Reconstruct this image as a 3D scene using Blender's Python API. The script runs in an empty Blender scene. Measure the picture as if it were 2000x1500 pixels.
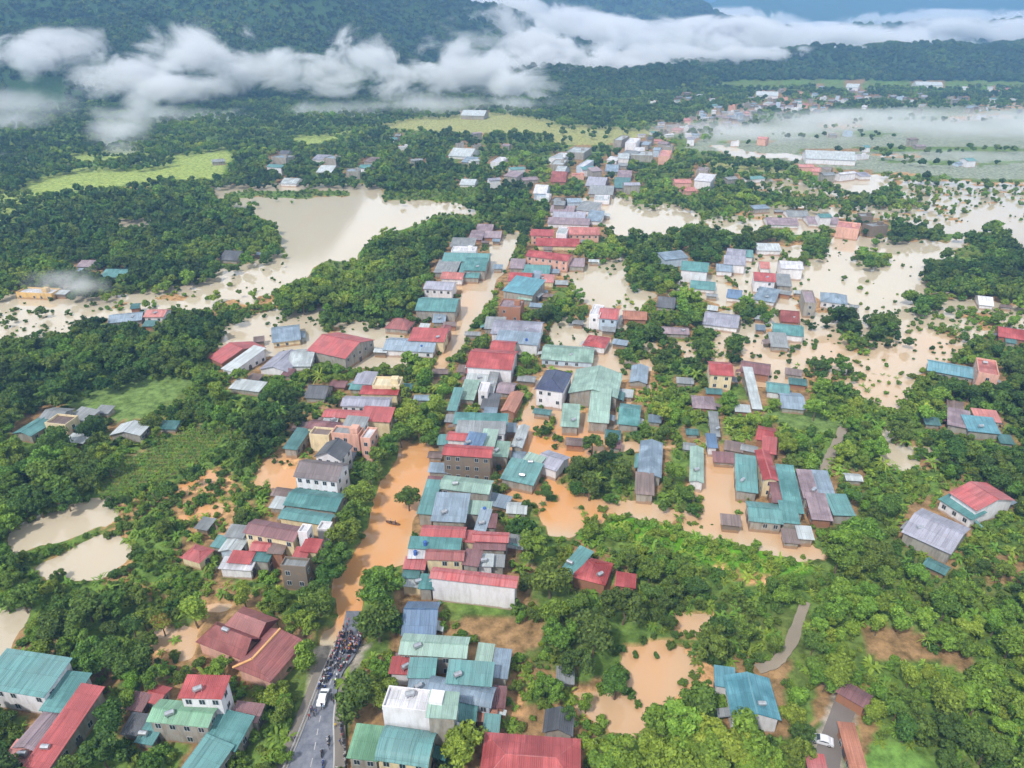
import bpy, math, random
import numpy as np
from mathutils import Vector, noise as mnoise

# ------------------------------------------------------------------ camera, light, sky
R = math.radians
random.seed(7); rng = np.random.default_rng(11)
sc = bpy.context.scene
col = sc.collection
PITCH = R(27.5); F = 1388.0; CAMZ = 130.0
cp, sp = math.cos(PITCH), math.sin(PITCH)
camd = bpy.data.cameras.new('camera'); cam = bpy.data.objects.new('camera', camd); col.objects.link(cam)
cam.location = (0, 0, CAMZ); cam.rotation_euler = (R(90) - PITCH, 0, 0)
camd.sensor_width = 36; camd.lens = 36 * F / 2000; camd.clip_start = 1; camd.clip_end = 60000
sc.camera = cam
SUN_EL, SUN_AZ = 52, 215           # degrees; azimuth clockwise from +Y
world = bpy.data.worlds.new('World'); sc.world = world; world.use_nodes = True
nt = world.node_tree; nt.nodes.clear()
wo = nt.nodes.new('ShaderNodeOutputWorld'); bg = nt.nodes.new('ShaderNodeBackground')
sky = nt.nodes.new('ShaderNodeTexSky'); sky.sky_type = 'NISHITA'; sky.sun_disc = False
sky.sun_elevation = R(SUN_EL); sky.sun_rotation = R(SUN_AZ); sky.altitude = 300; sky.dust_density = 1.5
tc = nt.nodes.new('ShaderNodeTexCoord'); mp = nt.nodes.new('ShaderNodeMapping')
mp.inputs['Scale'].default_value = (1, 1, 3.2)
nz = nt.nodes.new('ShaderNodeTexNoise'); nz.inputs['Scale'].default_value = 2.6; nz.inputs['Detail'].default_value = 7
rp = nt.nodes.new('ShaderNodeValToRGB'); rp.color_ramp.elements[0].position = .28; rp.color_ramp.elements[1].position = .48
mx = nt.nodes.new('ShaderNodeMix'); mx.data_type = 'RGBA'
sep = nt.nodes.new('ShaderNodeSeparateXYZ'); gr = nt.nodes.new('ShaderNodeValToRGB'); ge = gr.color_ramp.elements
ge[0].position = .02; ge[0].color = (1, 1, .99, 1); ge[1].position = .62; ge[1].color = (.36, .36, .36, 1)
sca = nt.nodes.new('ShaderNodeVectorMath'); sca.operation = 'SCALE'; sca.inputs['Scale'].default_value = 20   # sunlit cloud sheet, brighter towards the horizon
nt.links.new(tc.outputs['Generated'], sep.inputs[0]); nt.links.new(sep.outputs['Z'], gr.inputs[0]); nt.links.new(gr.outputs[0], sca.inputs[0]); nt.links.new(sca.outputs[0], mx.inputs['B'])
for a, b in ((tc.outputs['Generated'], mp.inputs['Vector']), (mp.outputs[0], nz.inputs['Vector']), (nz.outputs['Fac'], rp.inputs[0]),
             (rp.outputs[0], mx.inputs['Factor']), (sky.outputs[0], mx.inputs['A']), (mx.outputs['Result'], bg.inputs['Color']),
             (bg.outputs[0], wo.inputs['Surface'])):
    nt.links.new(a, b)
bg.inputs['Strength'].default_value = 0.1
sl = bpy.data.lights.new('sun', 'SUN'); sl.energy = 3.4; sl.angle = R(4); sl.color = (1, .955, .89)
so = bpy.data.objects.new('sun', sl); col.objects.link(so)
sd = Vector((math.sin(R(SUN_AZ)) * math.cos(R(SUN_EL)), math.cos(R(SUN_AZ)) * math.cos(R(SUN_EL)), math.sin(R(SUN_EL))))
so.rotation_euler = sd.to_track_quat('Z', 'Y').to_euler(); so.location = (-60, -60, 400)
sc.view_settings.view_transform = 'Standard'; sc.view_settings.look = 'None'
sc.view_settings.exposure = 0.27; sc.view_settings.gamma = 1
cy = sc.cycles; cy.max_bounces = 5; cy.diffuse_bounces = 2; cy.glossy_bounces = 2; cy.transmission_bounces = 2
cy.volume_bounces = 7; cy.transparent_max_bounces = 8; cy.use_adaptive_sampling = True; cy.adaptive_threshold = .03
cy.caustics_reflective = False; cy.caustics_refractive = False
cy.volume_step_rate = .16; cy.volume_max_steps = 512

# ------------------------------------------------------------------ projection helpers
def ray(px, py):
    x = (px - 1000) / F; u = (750 - py) / F
    return x, cp + u * sp, -sp + u * cp
def P(px, py, z=0.0):
    x, y, k = ray(px, py); t = (z - CAMZ) / k
    return Vector((x * t, y * t, z))
def PD(px, py, Y):                      # point on the pixel's ray at ground distance Y
    x, y, k = ray(px, py); t = Y / y
    return Vector((x * t, Y, CAMZ + k * t))
def proj(x, y, z):                      # numpy friendly: world -> photo pixel
    dz = z - CAMZ
    depth = y * cp - dz * sp; up = y * sp + dz * cp
    depth = np.maximum(depth, 1e-3)
    return 1000 + F * x / depth, 750 - F * up / depth, depth

# ------------------------------------------------------------------ objects helpers
def tag(o, label=None, cat=None, group=None, kind=None):
    if label: o['label'] = label
    if cat: o['category'] = cat
    if group: o['group'] = group
    if kind: o['kind'] = kind
    return o
def mesh(name, verts, faces, mats=(), mi=None, smooth=False):
    m = bpy.data.meshes.new(name); m.from_pydata([tuple(v) for v in verts], [], [tuple(f) for f in faces])
    for k in mats: m.materials.append(k)
    if mi is not None: m.polygons.foreach_set('material_index', np.array(mi, dtype=np.int32))
    if smooth: m.polygons.foreach_set('use_smooth', np.ones(len(m.polygons), dtype=bool))
    m.update(); return m
def obj(name, data, parent=None, loc=(0, 0, 0), rz=0.0, scale=None):
    o = bpy.data.objects.new(name, data); col.objects.link(o)
    o.location = loc; o.rotation_euler = (0, 0, rz)
    if scale is not None: o.scale = scale
    if parent: o.parent = parent
    return o
def empty(name, loc, rz=0.0):
    o = bpy.data.objects.new(name, None); col.objects.link(o); o.empty_display_size = .5
    o.location = loc; o.rotation_euler = (0, 0, rz); return o
def fast_mesh(name, V, Fq):             # V (n,3) numpy, Fq (m,k) numpy
    m = bpy.data.meshes.new(name); n, k = len(V), Fq.shape[1]
    m.vertices.add(n); m.vertices.foreach_set('co', V.astype(np.float32).ravel())
    m.loops.add(Fq.size); m.loops.foreach_set('vertex_index', Fq.astype(np.int32).ravel())
    m.polygons.add(len(Fq)); m.polygons.foreach_set('loop_start', np.arange(0, Fq.size, k, dtype=np.int32))
    m.update(calc_edges=True); return m
class MB:
    """collects shapes for one mesh"""
    def __init__(s): s.v = []; s.f = []; s.m = []
    def add(s, vs, fs, mi=0):
        b = len(s.v); s.v += [tuple(v) for v in vs]; s.f += [tuple(b + i for i in f) for f in fs]; s.m += [mi] * len(fs)
    def box(s, x0, x1, y0, y1, z0, z1, mi=0):
        s.add([(x0, y0, z0), (x1, y0, z0), (x1, y1, z0), (x0, y1, z0), (x0, y0, z1), (x1, y0, z1), (x1, y1, z1), (x0, y1, z1)],
              [(0, 3, 2, 1), (4, 5, 6, 7), (0, 1, 5, 4), (1, 2, 6, 5), (2, 3, 7, 6), (3, 0, 4, 7)], mi)
    def slab(s, q, t=.1, mi=0):         # quad or tri q (ccw from above), thickness t downward
        n = len(q); lo = [(a, b, c - t) for a, b, c in q]
        s.add(list(q) + lo, [tuple(range(n)), tuple(range(2 * n - 1, n - 1, -1))] + [(i, n + i, n + (i + 1) % n, (i + 1) % n) for i in range(n)], mi)
    def cyl(s, p, q, r0, r1=None, n=8, mi=0):
        r1 = r0 if r1 is None else r1; p, q = Vector(p), Vector(q); d = (q - p).normalized()
        a = d.orthogonal().normalized(); b = d.cross(a); vs = []
        for c, r in ((p, r0), (q, r1)):
            for i in range(n):
                t = 2 * math.pi * i / n; vs.append(c + a * r * math.cos(t) + b * r * math.sin(t))
        s.add(vs, [(i, (i + 1) % n, n + (i + 1) % n, n + i) for i in range(n)] + [tuple(range(n - 1, -1, -1)), tuple(range(n, 2 * n))], mi)
    def data(s, name, mats, smooth=False): return mesh(name, s.v, s.f, mats, s.m, smooth)

# ------------------------------------------------------------------ materials
def srgb(r, g, b, k=1.0):
    f = lambda c: (c / 255 / 12.92 if c <= 10 else ((c / 255 + .055) / 1.055) ** 2.4)
    return (f(r) * k, f(g) * k, f(b) * k, 1)
def newmat(name):
    m = bpy.data.materials.new(name); m.use_nodes = True; t = m.node_tree
    return m, t, t.nodes['Principled BSDF']
def N(t, kind, **kw):
    n = t.nodes.new(kind)
    for k, v in kw.items():
        if hasattr(n, k): setattr(n, k, v)
        else: n.inputs[k.replace('_', ' ')].default_value = v
    return n
def mixc(t, fac, a, b, mode='MIX'):
    n = t.nodes.new('ShaderNodeMix'); n.data_type = 'RGBA'; n.blend_type = mode
    for s, v in (('Factor', fac), ('A', a), ('B', b)):
        if hasattr(v, 'links'): t.links.new(v, n.inputs[s])
        else: n.inputs[s].default_value = v
    return n.outputs['Result']
def ramp(t, src, p0, p1, c0=(0, 0, 0, 1), c1=(1, 1, 1, 1)):
    n = t.nodes.new('ShaderNodeValToRGB'); e = n.color_ramp.elements
    e[0].position, e[1].position = p0, p1; e[0].color, e[1].color = c0, c1
    t.links.new(src, n.inputs[0]); return n.outputs[0]
def mathn(t, op, a, b=0.0, clamp=False):
    n = t.nodes.new('ShaderNodeMath'); n.operation = op; n.use_clamp = clamp
    for i, v in enumerate((a, b)):
        if hasattr(v, 'links'): t.links.new(v, n.inputs[i])
        else: n.inputs[i].default_value = v
    return n.outputs[0]

def roof_mat(name, c, rust=.35, rough=.5, metal=0.0, tile=False):
    m, t, bs = newmat(name); L = t.links.new
    tcn = t.nodes.new('ShaderNodeTexCoord'); oi = t.nodes.new('ShaderNodeObjectInfo')
    ad = N(t, 'ShaderNodeVectorMath', operation='ADD'); L(tcn.outputs['Object'], ad.inputs[0])
    sc_ = N(t, 'ShaderNodeVectorMath', operation='SCALE'); L(oi.outputs['Location'], sc_.inputs[0]); sc_.inputs['Scale'].default_value = .37
    L(sc_.outputs[0], ad.inputs[1])
    n1 = N(t, 'ShaderNodeTexNoise', Scale=.22, Detail=5.0); n2 = N(t, 'ShaderNodeTexNoise', Scale=1.7, Detail=6.0, Roughness=.7)
    L(ad.outputs[0], n1.inputs['Vector']); L(ad.outputs[0], n2.inputs['Vector'])
    st = N(t, 'ShaderNodeMapping'); st.inputs['Scale'].default_value = (2.2, .12, .3) if not tile else (1, 1, 1); L(ad.outputs[0], st.inputs[0])
    n3 = N(t, 'ShaderNodeTexNoise', Scale=1.0, Detail=3.0); L(st.outputs[0], n3.inputs['Vector'])
    br = [min(1, x * 1.25 + .03) for x in c[:3]] + [1]; dk = [x * .62 for x in c[:3]] + [1]
    hs = t.nodes.new('ShaderNodeHueSaturation'); hs.inputs['Color'].default_value = c
    L(mathn(t, 'ADD', mathn(t, 'MULTIPLY', oi.outputs['Random'], .5), .75), hs.inputs['Value'])
    L(mathn(t, 'ADD', mathn(t, 'MULTIPLY', oi.outputs['Random'], -.3), 1.08), hs.inputs['Saturation'])
    c1 = mixc(t, ramp(t, n1.outputs['Fac'], .42, .68), hs.outputs[0], br)
    c2 = mixc(t, mathn(t, 'MULTIPLY', ramp(t, n3.outputs['Fac'], .5, .7), .55), c1, dk)
    c3 = mixc(t, mathn(t, 'MULTIPLY', ramp(t, n2.outputs['Fac'], .55, .75), rust), c2, srgb(120, 92, 76))
    bk = N(t, 'ShaderNodeTexBrick', Scale=1.0); bk.inputs['Brick Width'].default_value = 1.1; bk.inputs['Row Height'].default_value = 3.4; bk.inputs['Mortar Size'].default_value = .035; bk.offset = .0
    bk.inputs['Color1'].default_value = (.8, .8, .8, 1); bk.inputs['Color2'].default_value = (1.12, 1.12, 1.12, 1); bk.inputs['Mortar'].default_value = (.62, .6, .58, 1); L(tcn.outputs['Object'], bk.inputs['Vector'])
    c4 = mixc(t, .8 if not tile else .4, c3, bk.outputs['Color'], 'MULTIPLY')
    L(c4, bs.inputs['Base Color'])
    bs.inputs['Roughness'].default_value = rough; bs.inputs['Metallic'].default_value = metal
    w = N(t, 'ShaderNodeTexWave', wave_type='BANDS', bands_direction='X', Scale=.8, Distortion=0.0); L(tcn.outputs['Object'], w.inputs['Vector'])
    bp = N(t, 'ShaderNodeBump', Strength=.5, Distance=.12); L(w.outputs['Fac'], bp.inputs['Height']); L(bp.outputs[0], bs.inputs['Normal'])
    return m
def wall_mat(name, c, grime=.5):
    m, t, bs = newmat(name); L = t.links.new
    tcn = t.nodes.new('ShaderNodeTexCoord'); oi = t.nodes.new('ShaderNodeObjectInfo')
    mpn = N(t, 'ShaderNodeMapping'); mpn.inputs['Scale'].default_value = (.8, .8, .18); L(tcn.outputs['Object'], mpn.inputs[0]); L(oi.outputs['Location'], mpn.inputs['Location'])
    n1 = N(t, 'ShaderNodeTexNoise', Scale=1.0, Detail=6.0, Roughness=.65); L(mpn.outputs[0], n1.inputs['Vector'])
    n2 = N(t, 'ShaderNodeTexNoise', Scale=.5, Detail=4.0); L(tcn.outputs['Object'], n2.inputs['Vector'])
    c1 = mixc(t, mathn(t, 'MULTIPLY', ramp(t, n1.outputs['Fac'], .45, .7), grime), c, srgb(110, 102, 92))
    c2 = mixc(t, mathn(t, 'MULTIPLY', ramp(t, n2.outputs['Fac'], .5, .75), grime * .5), c1, srgb(150, 120, 90))
    ge_ = t.nodes.new('ShaderNodeNewGeometry'); sz = t.nodes.new('ShaderNodeSeparateXYZ'); L(ge_.outputs['Position'], sz.inputs[0])
    st = ramp(t, mathn(t, 'SUBTRACT', sz.outputs['Z'], mathn(t, 'MULTIPLY', n2.outputs['Fac'], 1.2)), .25, .6, (1, 1, 1, 1), (0, 0, 0, 1))
    c3 = mixc(t, mathn(t, 'MULTIPLY', st, .75), c2, srgb(158, 124, 92))
    L(c3, bs.inputs['Base Color']); bs.inputs['Roughness'].default_value = .85
    return m
def flat_mat(name, c, rough=.7, metal=0.0):
    m, t, bs = newmat(name); n = N(t, 'ShaderNodeTexNoise', Scale=2.5, Detail=4.0)
    t.links.new(mixc(t, ramp(t, n.outputs['Fac'], .35, .75), [x * .82 for x in c[:3]] + [1], [min(1, x * 1.12) for x in c[:3]] + [1]), bs.inputs['Base Color'])
    bs.inputs['Roughness'].default_value = rough; bs.inputs['Metallic'].default_value = metal
    return m
K = .82
def srgb_(r, g, b, k, s=.8): m_ = (r + g + b) / 3; return srgb(*[m_ + (x - m_) * s for x in (r, g, b)], k)
ROOF = {
 'red': roof_mat('red_tin', srgb_(198, 74, 74, K), .22), 'pink': roof_mat('coral_tin', srgb_(214, 120, 110, K), .2),
 'brick': roof_mat('red_brown_tile', srgb_(166, 80, 76, K), .35), 'mar': roof_mat('maroon_tin', srgb_(140, 88, 92, K), .4),
 'brn': roof_mat('brown_roofing', srgb_(134, 110, 104, K), .5), 'teal': roof_mat('teal_tin', srgb_(84, 152, 152, K), .22),
 'dteal': roof_mat('deep_teal_tin', srgb_(66, 126, 126, K), .25), 'mint': roof_mat('pale_mint_tin', srgb_(146, 184, 168, K), .2),
 'grn': roof_mat('green_tin', srgb_(116, 176, 136, K), .15), 'blue': roof_mat('blue_tin', srgb_(86, 124, 168, K), .2),
 'cyan': roof_mat('sky_blue_tin', srgb_(84, 158, 178, K), .12), 'steel': roof_mat('blue_grey_tin', srgb_(134, 158, 180, K), .25),
 'lav': roof_mat('lavender_grey_roofing', srgb_(158, 158, 178, K), .4), 'gry': roof_mat('grey_cement_roofing', srgb_(142, 148, 152, K), .5),
 'dgry': roof_mat('dark_grey_tile', srgb_(92, 96, 104, K), .3), 'lgry': roof_mat('pale_grey_sheet', srgb_(186, 196, 200, K), .3),
 'navy': roof_mat('navy_glazed_tile', srgb_(62, 72, 112, K), .08, .35), 'wht': roof_mat('whitewashed_slab', srgb_(214, 214, 222, K), .3),
 'crm': roof_mat('cream_slab', srgb_(226, 208, 164, K), .2), 'umb': roof_mat('umber_tile', srgb_(116, 102, 104, K), .3),
 'mve': roof_mat('mauve_roofing', srgb_(160, 136, 146, K), .4), 'ter': roof_mat('terracotta_roofing', srgb_(190, 112, 80, K), .3)}
WALL = {
 'w': wall_mat('white_plaster', srgb(222, 220, 224), .3), 'c': wall_mat('cream_plaster', srgb(222, 204, 166), .4),
 'g': wall_mat('bare_cement_render', srgb(158, 154, 146), .8), 'd': wall_mat('dark_stained_render', srgb(120, 108, 96), .9),
 'p': wall_mat('pink_plaster', srgb(218, 168, 150), .4), 'b': wall_mat('bare_brick', srgb(160, 110, 84), .6),
 'y': wall_mat('ochre_plaster', srgb(214, 176, 112), .4), 'l': wall_mat('pale_blue_plaster', srgb(182, 198, 214), .35)}
M_glass, _t, _b = newmat('dark_window_glass'); _b.inputs['Base Color'].default_value = (.03, .045, .06, 1); _b.inputs['Roughness'].default_value = .12
M_frame = flat_mat('window_frame_paint', srgb(196, 198, 200)); M_steel = flat_mat('stainless_steel', (.6, .62, .65, 1), .3, .8)
M_trim = flat_mat('trim_paint', srgb(210, 206, 200)); M_door = flat_mat('door_shutter_paint', srgb(92, 86, 90))
M_tankblue = flat_mat('blue_plastic', srgb(60, 100, 170)); M_cap = {}


# ------------------------------------------------------------------ land cover, traced from the photograph onto the ground
X0, Y0, STEP = -700, 30, 4
NX, NY = 850, 430
gx = X0 + STEP * np.arange(NX); gy = Y0 + STEP * np.arange(NY); GX, GY = np.meshgrid(gx, gy)
GND = np.zeros((NY, NX), dtype=np.int8)      # 0 green land 1 water 2 rice 3 ochre field 4 dull green field 5 corn 6 bare soil 7 misty field 8 path 9 yard dirt
VEG = np.full((NY, NX), 2, dtype=np.int8)    # 0 clear 1 dark trees 2 mixed trees 3 bright trees 4 scrub 5 sparse bushes 6 bright hedge 7 corn 8 sparse trees 9 house
def inside(pts, X, Y):
    r = np.zeros(X.shape, dtype=bool); n = len(pts)
    for i in range(n):
        x1, y1 = pts[i]; x2, y2 = pts[(i + 1) % n]
        if y1 == y2: continue
        c = ((y1 > Y) != (y2 > Y)) & (X < (x2 - x1) * (Y - y1) / (y2 - y1) + x1); r ^= c
    return r
_wx = np.sin(GX * .11 + np.sin(GY * .07) * 2) * 4 + np.sin(GX * .031 + GY * .05) * 6
_wy = (np.sin(GY * .13 + np.sin(GX * .09) * 2) * 3 + np.sin(GX * .04 - GY * .03) * 4) * np.clip((GY - 150) / 600, .25, 1)
def paint(g, v, s):
    n = [float(a) for a in s.replace(',', ' ').split()]; pts = list(zip(n[0::2], n[1::2]))
    r = inside(pts, GX + _wx * (GY > 300) * .6, GY + _wy * .6)
    if g is not None: GND[r] = g
    if v is not None: VEG[r] = v
# far side and left
paint(0, 1, '-700 30, 2700 30, 2700 400, -700 400')
paint(0, 2, '380 300, 1700 260, 2700 330, 2700 420, 380 380')
paint(2, 0, '0 378, 80 347, 160 336, 240 332, 330 312, 412 294, 442 302, 425 346, 300 350, 110 372, -200 450, -200 420')
paint(2, 0, '-200 440, 0 385, 60 370, 75 392, 20 415, -200 470'); paint(0, 2, '250 322, 400 318, 410 322, 250 330')
paint(2, 0, '560 268, 690 256, 660 272, 590 284'); paint(2, 0, '30 155, 110 155, 120 195, 60 205, 20 190')
paint(3, 0, '745 242, 830 228, 990 221, 1080 235, 1100 258, 960 262, 850 258, 760 252')
paint(3, 8, '1060 240, 1300 255, 1180 285, 1080 280')
paint(7, 0, '1330 292, 1400 262, 1500 233, 1640 212, 1850 208, 2400 185, 2700 380, 1900 350, 1700 335, 1560 322, 1450 302')
paint(0, 1, '1330 222, 1500 200, 1700 196, 1640 214, 1480 240, 1360 262')
for s_ in ('1480 262, 1700 256, 1760 262, 1720 266, 1500 269', '1560 292, 1900 286, 2100 296, 1900 296, 1560 299', '1650 232, 2000 226, 2100 232, 1660 238', '1400 276, 1520 274, 1530 278, 1410 281', '1720 312, 1900 318, 2100 316, 1900 326, 1720 318'): paint(0, 8, s_)
for s_ in ('1900 208, 2000 200, 2040 206, 1900 222', '1850 228, 1960 222, 1980 230, 1860 238', '1600 246, 1680 243, 1690 249, 1610 252', '1700 300, 1800 302, 1800 308, 1700 306', '1700 340, 1760 336, 1800 342, 1720 352'): paint(1, 5, s_)
# left lake and river
paint(1, 0, '415 364, 600 358, 740 362, 900 372, 900 392, 740 395, 560 398, 430 384')
paint(0, 1, '440 372, 580 366, 690 370, 690 384, 600 390, 440 396'); paint(0, 2, '720 362, 900 362, 1000 380, 940 398, 730 390')
paint(1, 0, '455 402, 560 396, 700 388, 940 398, 930 418, 850 416, 820 438, 760 452, 722 470, 690 512, 640 502, 610 532, 590 560, 540 556, 556 500, 545 440, 500 430, 470 418')
paint(1, 0, '225 428, 290 428, 290 448, 225 446'); paint(1, 5, '180 372, 290 365, 300 395, 260 402, 200 400')
paint(1, 10, '-300 600, 0 575, 60 568, 190 580, 350 560, 545 490, 560 545, 530 582, 430 604, 330 606, 240 612, 180 628, 140 650, -300 700')
paint(1, 5, '60 610, 220 585, 420 560, 540 545, 520 575, 400 590, 230 600, 120 620')
paint(1, 4, '415 590, 540 575, 560 605, 480 615, 420 615')
paint(1, 10, '430 640, 470 622, 575 600, 625 600, 640 650, 730 640, 760 626, 800 660, 800 712, 690 722, 600 702, 500 694, 430 704')
paint(1, 5, '640 655, 740 645, 740 620, 660 630')
paint(0, 3, '700 535, 730 475, 770 448, 850 456, 866 480, 845 560, 800 606, 720 596, 545 600, 548 575, 600 548, 640 540')
paint(0, 1, '712 520, 730 480, 770 448, 850 456, 866 480, 840 540, 760 560, 705 545')
paint(0, 1, '850 436, 900 430, 935 440, 930 470, 870 480, 845 456')
paint(0, 1, '-700 402, 60 385, 240 372, 420 392, 545 440, 552 492, 420 535, 260 560, 60 560, -700 620')
paint(1, 0, '225 428, 285 428, 285 446, 225 444')
paint(0, 1, '100 660, 180 620, 430 620, 440 660, 400 700, 330 720, 250 730, 140 770, -700 900, -700 720')
paint(4, 0, '140 792, 190 762, 290 737, 380 732, 345 775, 290 812, 230 828, 150 815')
paint(0, 2, '380 730, 600 720, 700 740, 640 860, 540 880, 460 860, 440 830, 380 820, 290 850, 190 930, 0 950, -100 860, 130 820, 230 830, 290 812, 345 775')
paint(5, 7, '195 948, 230 905, 330 857, 390 832, 455 838, 440 872, 390 905, 310 942, 220 972')
paint(0, 1, '0 860, 180 850, 195 960, 120 990, 0 1000, -700 1000, -700 860')
paint(1, 5, '350 945, 420 915, 500 885, 590 882, 590 930, 560 985, 470 1010, 440 1060, 350 1110, 240 1110, 200 1050, 330 985')
paint(9, 5, '355 948, 450 922, 455 960, 380 965'); paint(9, 5, '500 885, 590 890, 570 945, 500 950')
paint(0, 4, '380 985, 500 960, 545 985, 470 1005, 400 1040')
paint(0, 4, '430 910, 490 880, 500 930, 470 960'); paint(1, 5, '240 1120, 420 1120, 420 1190, 250 1170')
paint(0, 2, '0 1090, 60 1105, 80 1130, 200 1130, 250 1160, 330 1170, 420 1180, 560 1150, 560 1200, 460 1200, 380 1260, 300 1300, 200 1330, 120 1280, 0 1280, 40 1180, -600 1180')
paint(1, 4, '190 990, 330 950, 480 990, 420 1060, 560 1150, 420 1200, 250 1160, 180 1120, 250 1060'); paint(1, 5, '240 1120, 420 1110, 420 1185, 250 1170'); paint(0, 3, '0 1020, 20 1000, 60 1090, 20 1100'); paint(0, 1, '60 1200, 240 1140, 300 1180, 300 1290, 200 1320, 110 1270'); paint(9, 5, '290 1220, 390 1225, 380 1290, 290 1300')
paint(1, 0, '20 1045, 60 1012, 120 986, 210 970, 240 1000, 205 1036, 130 1052, 60 1090, 20 1082')
paint(0, 4, '40 1080, 200 1030, 210 1045, 80 1100, 40 1110')
paint(1, 0, '72 1108, 200 1046, 255 1070, 240 1100, 200 1130, 150 1130, 90 1132'); paint(1, 0, '-200 1200, 52 1180, 50 1205, 10 1290, -200 1330')
# central strip
paint(1, 0, '960 470, 1010 450, 990 520, 950 600, 905 650, 880 640, 905 590, 880 560, 930 555')
paint(0, 1, '560 300, 900 300, 1050 330, 1060 400, 1010 450, 960 430, 900 400, 740 360, 420 360, 420 320')
paint(1, 0, '1120 392, 1240 382, 1290 398, 1358 402, 1370 432, 1320 460, 1205 460, 1170 425')
paint(0, 2, '1225 372, 1290 376, 1290 402, 1240 402')
# the flooded plain on the right
paint(1, 5, '1090 520, 1225 500, 1400 540, 1500 480, 1640 455, 1850 470, 2500 440, 2500 640, 1900 660, 1862 700, 1790 752, 1740 806, 1690 800, 1640 745, 1560 760, 1430 752, 1330 775, 1240 800, 1190 850, 1260 860, 1400 885, 1470 930, 1450 970, 1560 1050, 1640 1092, 1560 1098, 1200 1010, 1100 1050, 1040 1000, 960 945, 1000 850, 1060 720, 1080 620')
paint(1, 0, '1380 428, 1500 410, 1750 425, 1900 410, 2500 420, 2500 470, 1880 480, 1700 452, 1640 448, 1500 458, 1400 455')
paint(1, 5, '1370 440, 1500 400, 1560 400, 1700 400, 2500 390, 2500 430, 1700 440, 1500 440')
paint(1, 0, '1600 352, 1700 345, 1755 352, 1740 362, 1700 378, 1640 372'); paint(1, 0, '1385 284, 1430 288, 1480 300, 1600 305, 1560 312, 1440 306')
paint(1, 0, '1790 380, 1860 380, 1860 392, 1800 392'); paint(1, 0, '1870 420, 1960 392, 1980 420, 1920 440')
paint(0, 2, '1380 330, 1590 345, 1700 385, 1600 400, 1480 400, 1380 420, 1300 395, 1240 370, 1240 330'); paint(1, 5, '1430 340, 1560 352, 1680 385, 1600 392, 1480 372'); paint(3, 8, '1390 318, 1500 326, 1600 338, 1500 338, 1400 330'); paint(1, 5, '1740 352, 2300 360, 2300 410, 1900 408, 1760 392')
paint(0, 1, '1630 430, 1720 428, 1870 460, 1850 474, 1640 455'); paint(0, 1, '1810 500, 1900 480, 2500 500, 2500 590, 1900 582, 1815 560')
paint(0, 1, '1880 455, 1960 450, 2000 480, 1900 492')
paint(1, 10, '1560 545, 1580 500, 1640 462, 1850 482, 1870 500, 1805 512, 1805 565, 1790 610, 1700 640, 1660 600, 1560 560')
paint(1, 10, '1110 525, 1222 512, 1222 570, 1150 590, 1110 560')
paint(0, 1, '1230 480, 1300 458, 1400 450, 1480 462, 1470 500, 1400 530, 1330 545, 1290 580, 1230 560, 1225 510')
paint(0, 2, '1260 590, 1340 570, 1400 600, 1380 660, 1280 670, 1220 650'); paint(0, 2, '1430 580, 1510 590, 1500 625, 1440 620')
paint(0, 2, '1040 560, 1110 545, 1130 600, 1090 630, 1050 610'); paint(0, 1, '1620 600, 1660 600, 1690 640, 1670 655, 1630 625')
paint(1, 10, '1560 660, 1700 640, 1850 655, 1860 695, 1790 725, 1700 740, 1620 700'); paint(1, 5, '1380 680, 1480 650, 1600 700, 1700 750, 1560 745, 1400 700')
paint(1, 10, '1390 640, 1460 650, 1510 660, 1500 690, 1440 690, 1390 670')
paint(0, 2, '1250 745, 1330 700, 1380 715, 1380 760, 1470 790, 1530 800, 1650 825, 1620 880, 1590 930, 1440 900, 1390 880, 1300 860, 1260 830, 1240 800')
paint(0, 2, '1560 760, 1640 740, 1720 800, 1830 760, 2600 700, 2600 1600, 1500 1600, 1560 1300, 1640 1100, 1600 1050, 1680 980, 1640 900, 1600 830, 1540 800')
paint(1, 5, '1690 740, 1790 740, 1760 800, 1715 805'); paint(1, 5, '1720 880, 1760 860, 1860 890, 1880 920, 1760 920, 1720 900'); paint(1, 5, '1720 830, 1760 830, 1740 870, 1715 860')
paint(0, 3, '1550 1020, 1640 1010, 1700 1050, 1640 1110, 1590 1100')
paint(4, 0, '1478 800, 1520 798, 1600 812, 1640 830, 1620 850, 1560 838')
paint(1, 0, '1030 850, 1150 840, 1170 870, 1120 900, 1060 880'); paint(1, 5, '1030 835, 1160 830, 1200 870, 1100 915, 1050 880')
paint(1, 10, '1380 960, 1440 955, 1460 1010, 1560 1045, 1616 1090, 1560 1092, 1440 1064, 1330 1035, 1330 1000, 1375 1000')
paint(1, 0, '1390 890, 1480 895, 1440 960, 1390 960'); paint(1, 0, '1205 980, 1310 985, 1310 1020, 1210 1005')
paint(0, 1, '1190 845, 1210 850, 1205 890, 1180 880'); paint(0, 2, '1290 880, 1350 870, 1345 960, 1380 1000, 1280 985, 1210 975, 1150 960, 1080 940, 1130 900, 1240 880')
pass
paint(0, 2, '1000 1010, 1050 1000, 1060 1050, 1120 1060, 1190 1040, 1290 1075, 1440 1112, 1560 1130, 1600 1180, 1560 1200, 1480 1300, 1400 1310, 1290 1240, 1210 1270, 1200 1400, 1110 1330, 1060 1290, 1060 1210, 1010 1170')
paint(1, 0, '1045 1002, 1090 990, 1130 1005, 1120 1052, 1070 1045'); paint(9, 4, '1380 1100, 1520 1125, 1500 1150, 1400 1120')
paint(6, 0, '905 1215, 930 1200, 1010 1195, 1060 1215, 1062 1262, 1010 1290, 960 1262, 915 1240'); paint(6, 4, '1000 1280, 1110 1330, 1180 1330, 1190 1350, 1000 1340')
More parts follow.
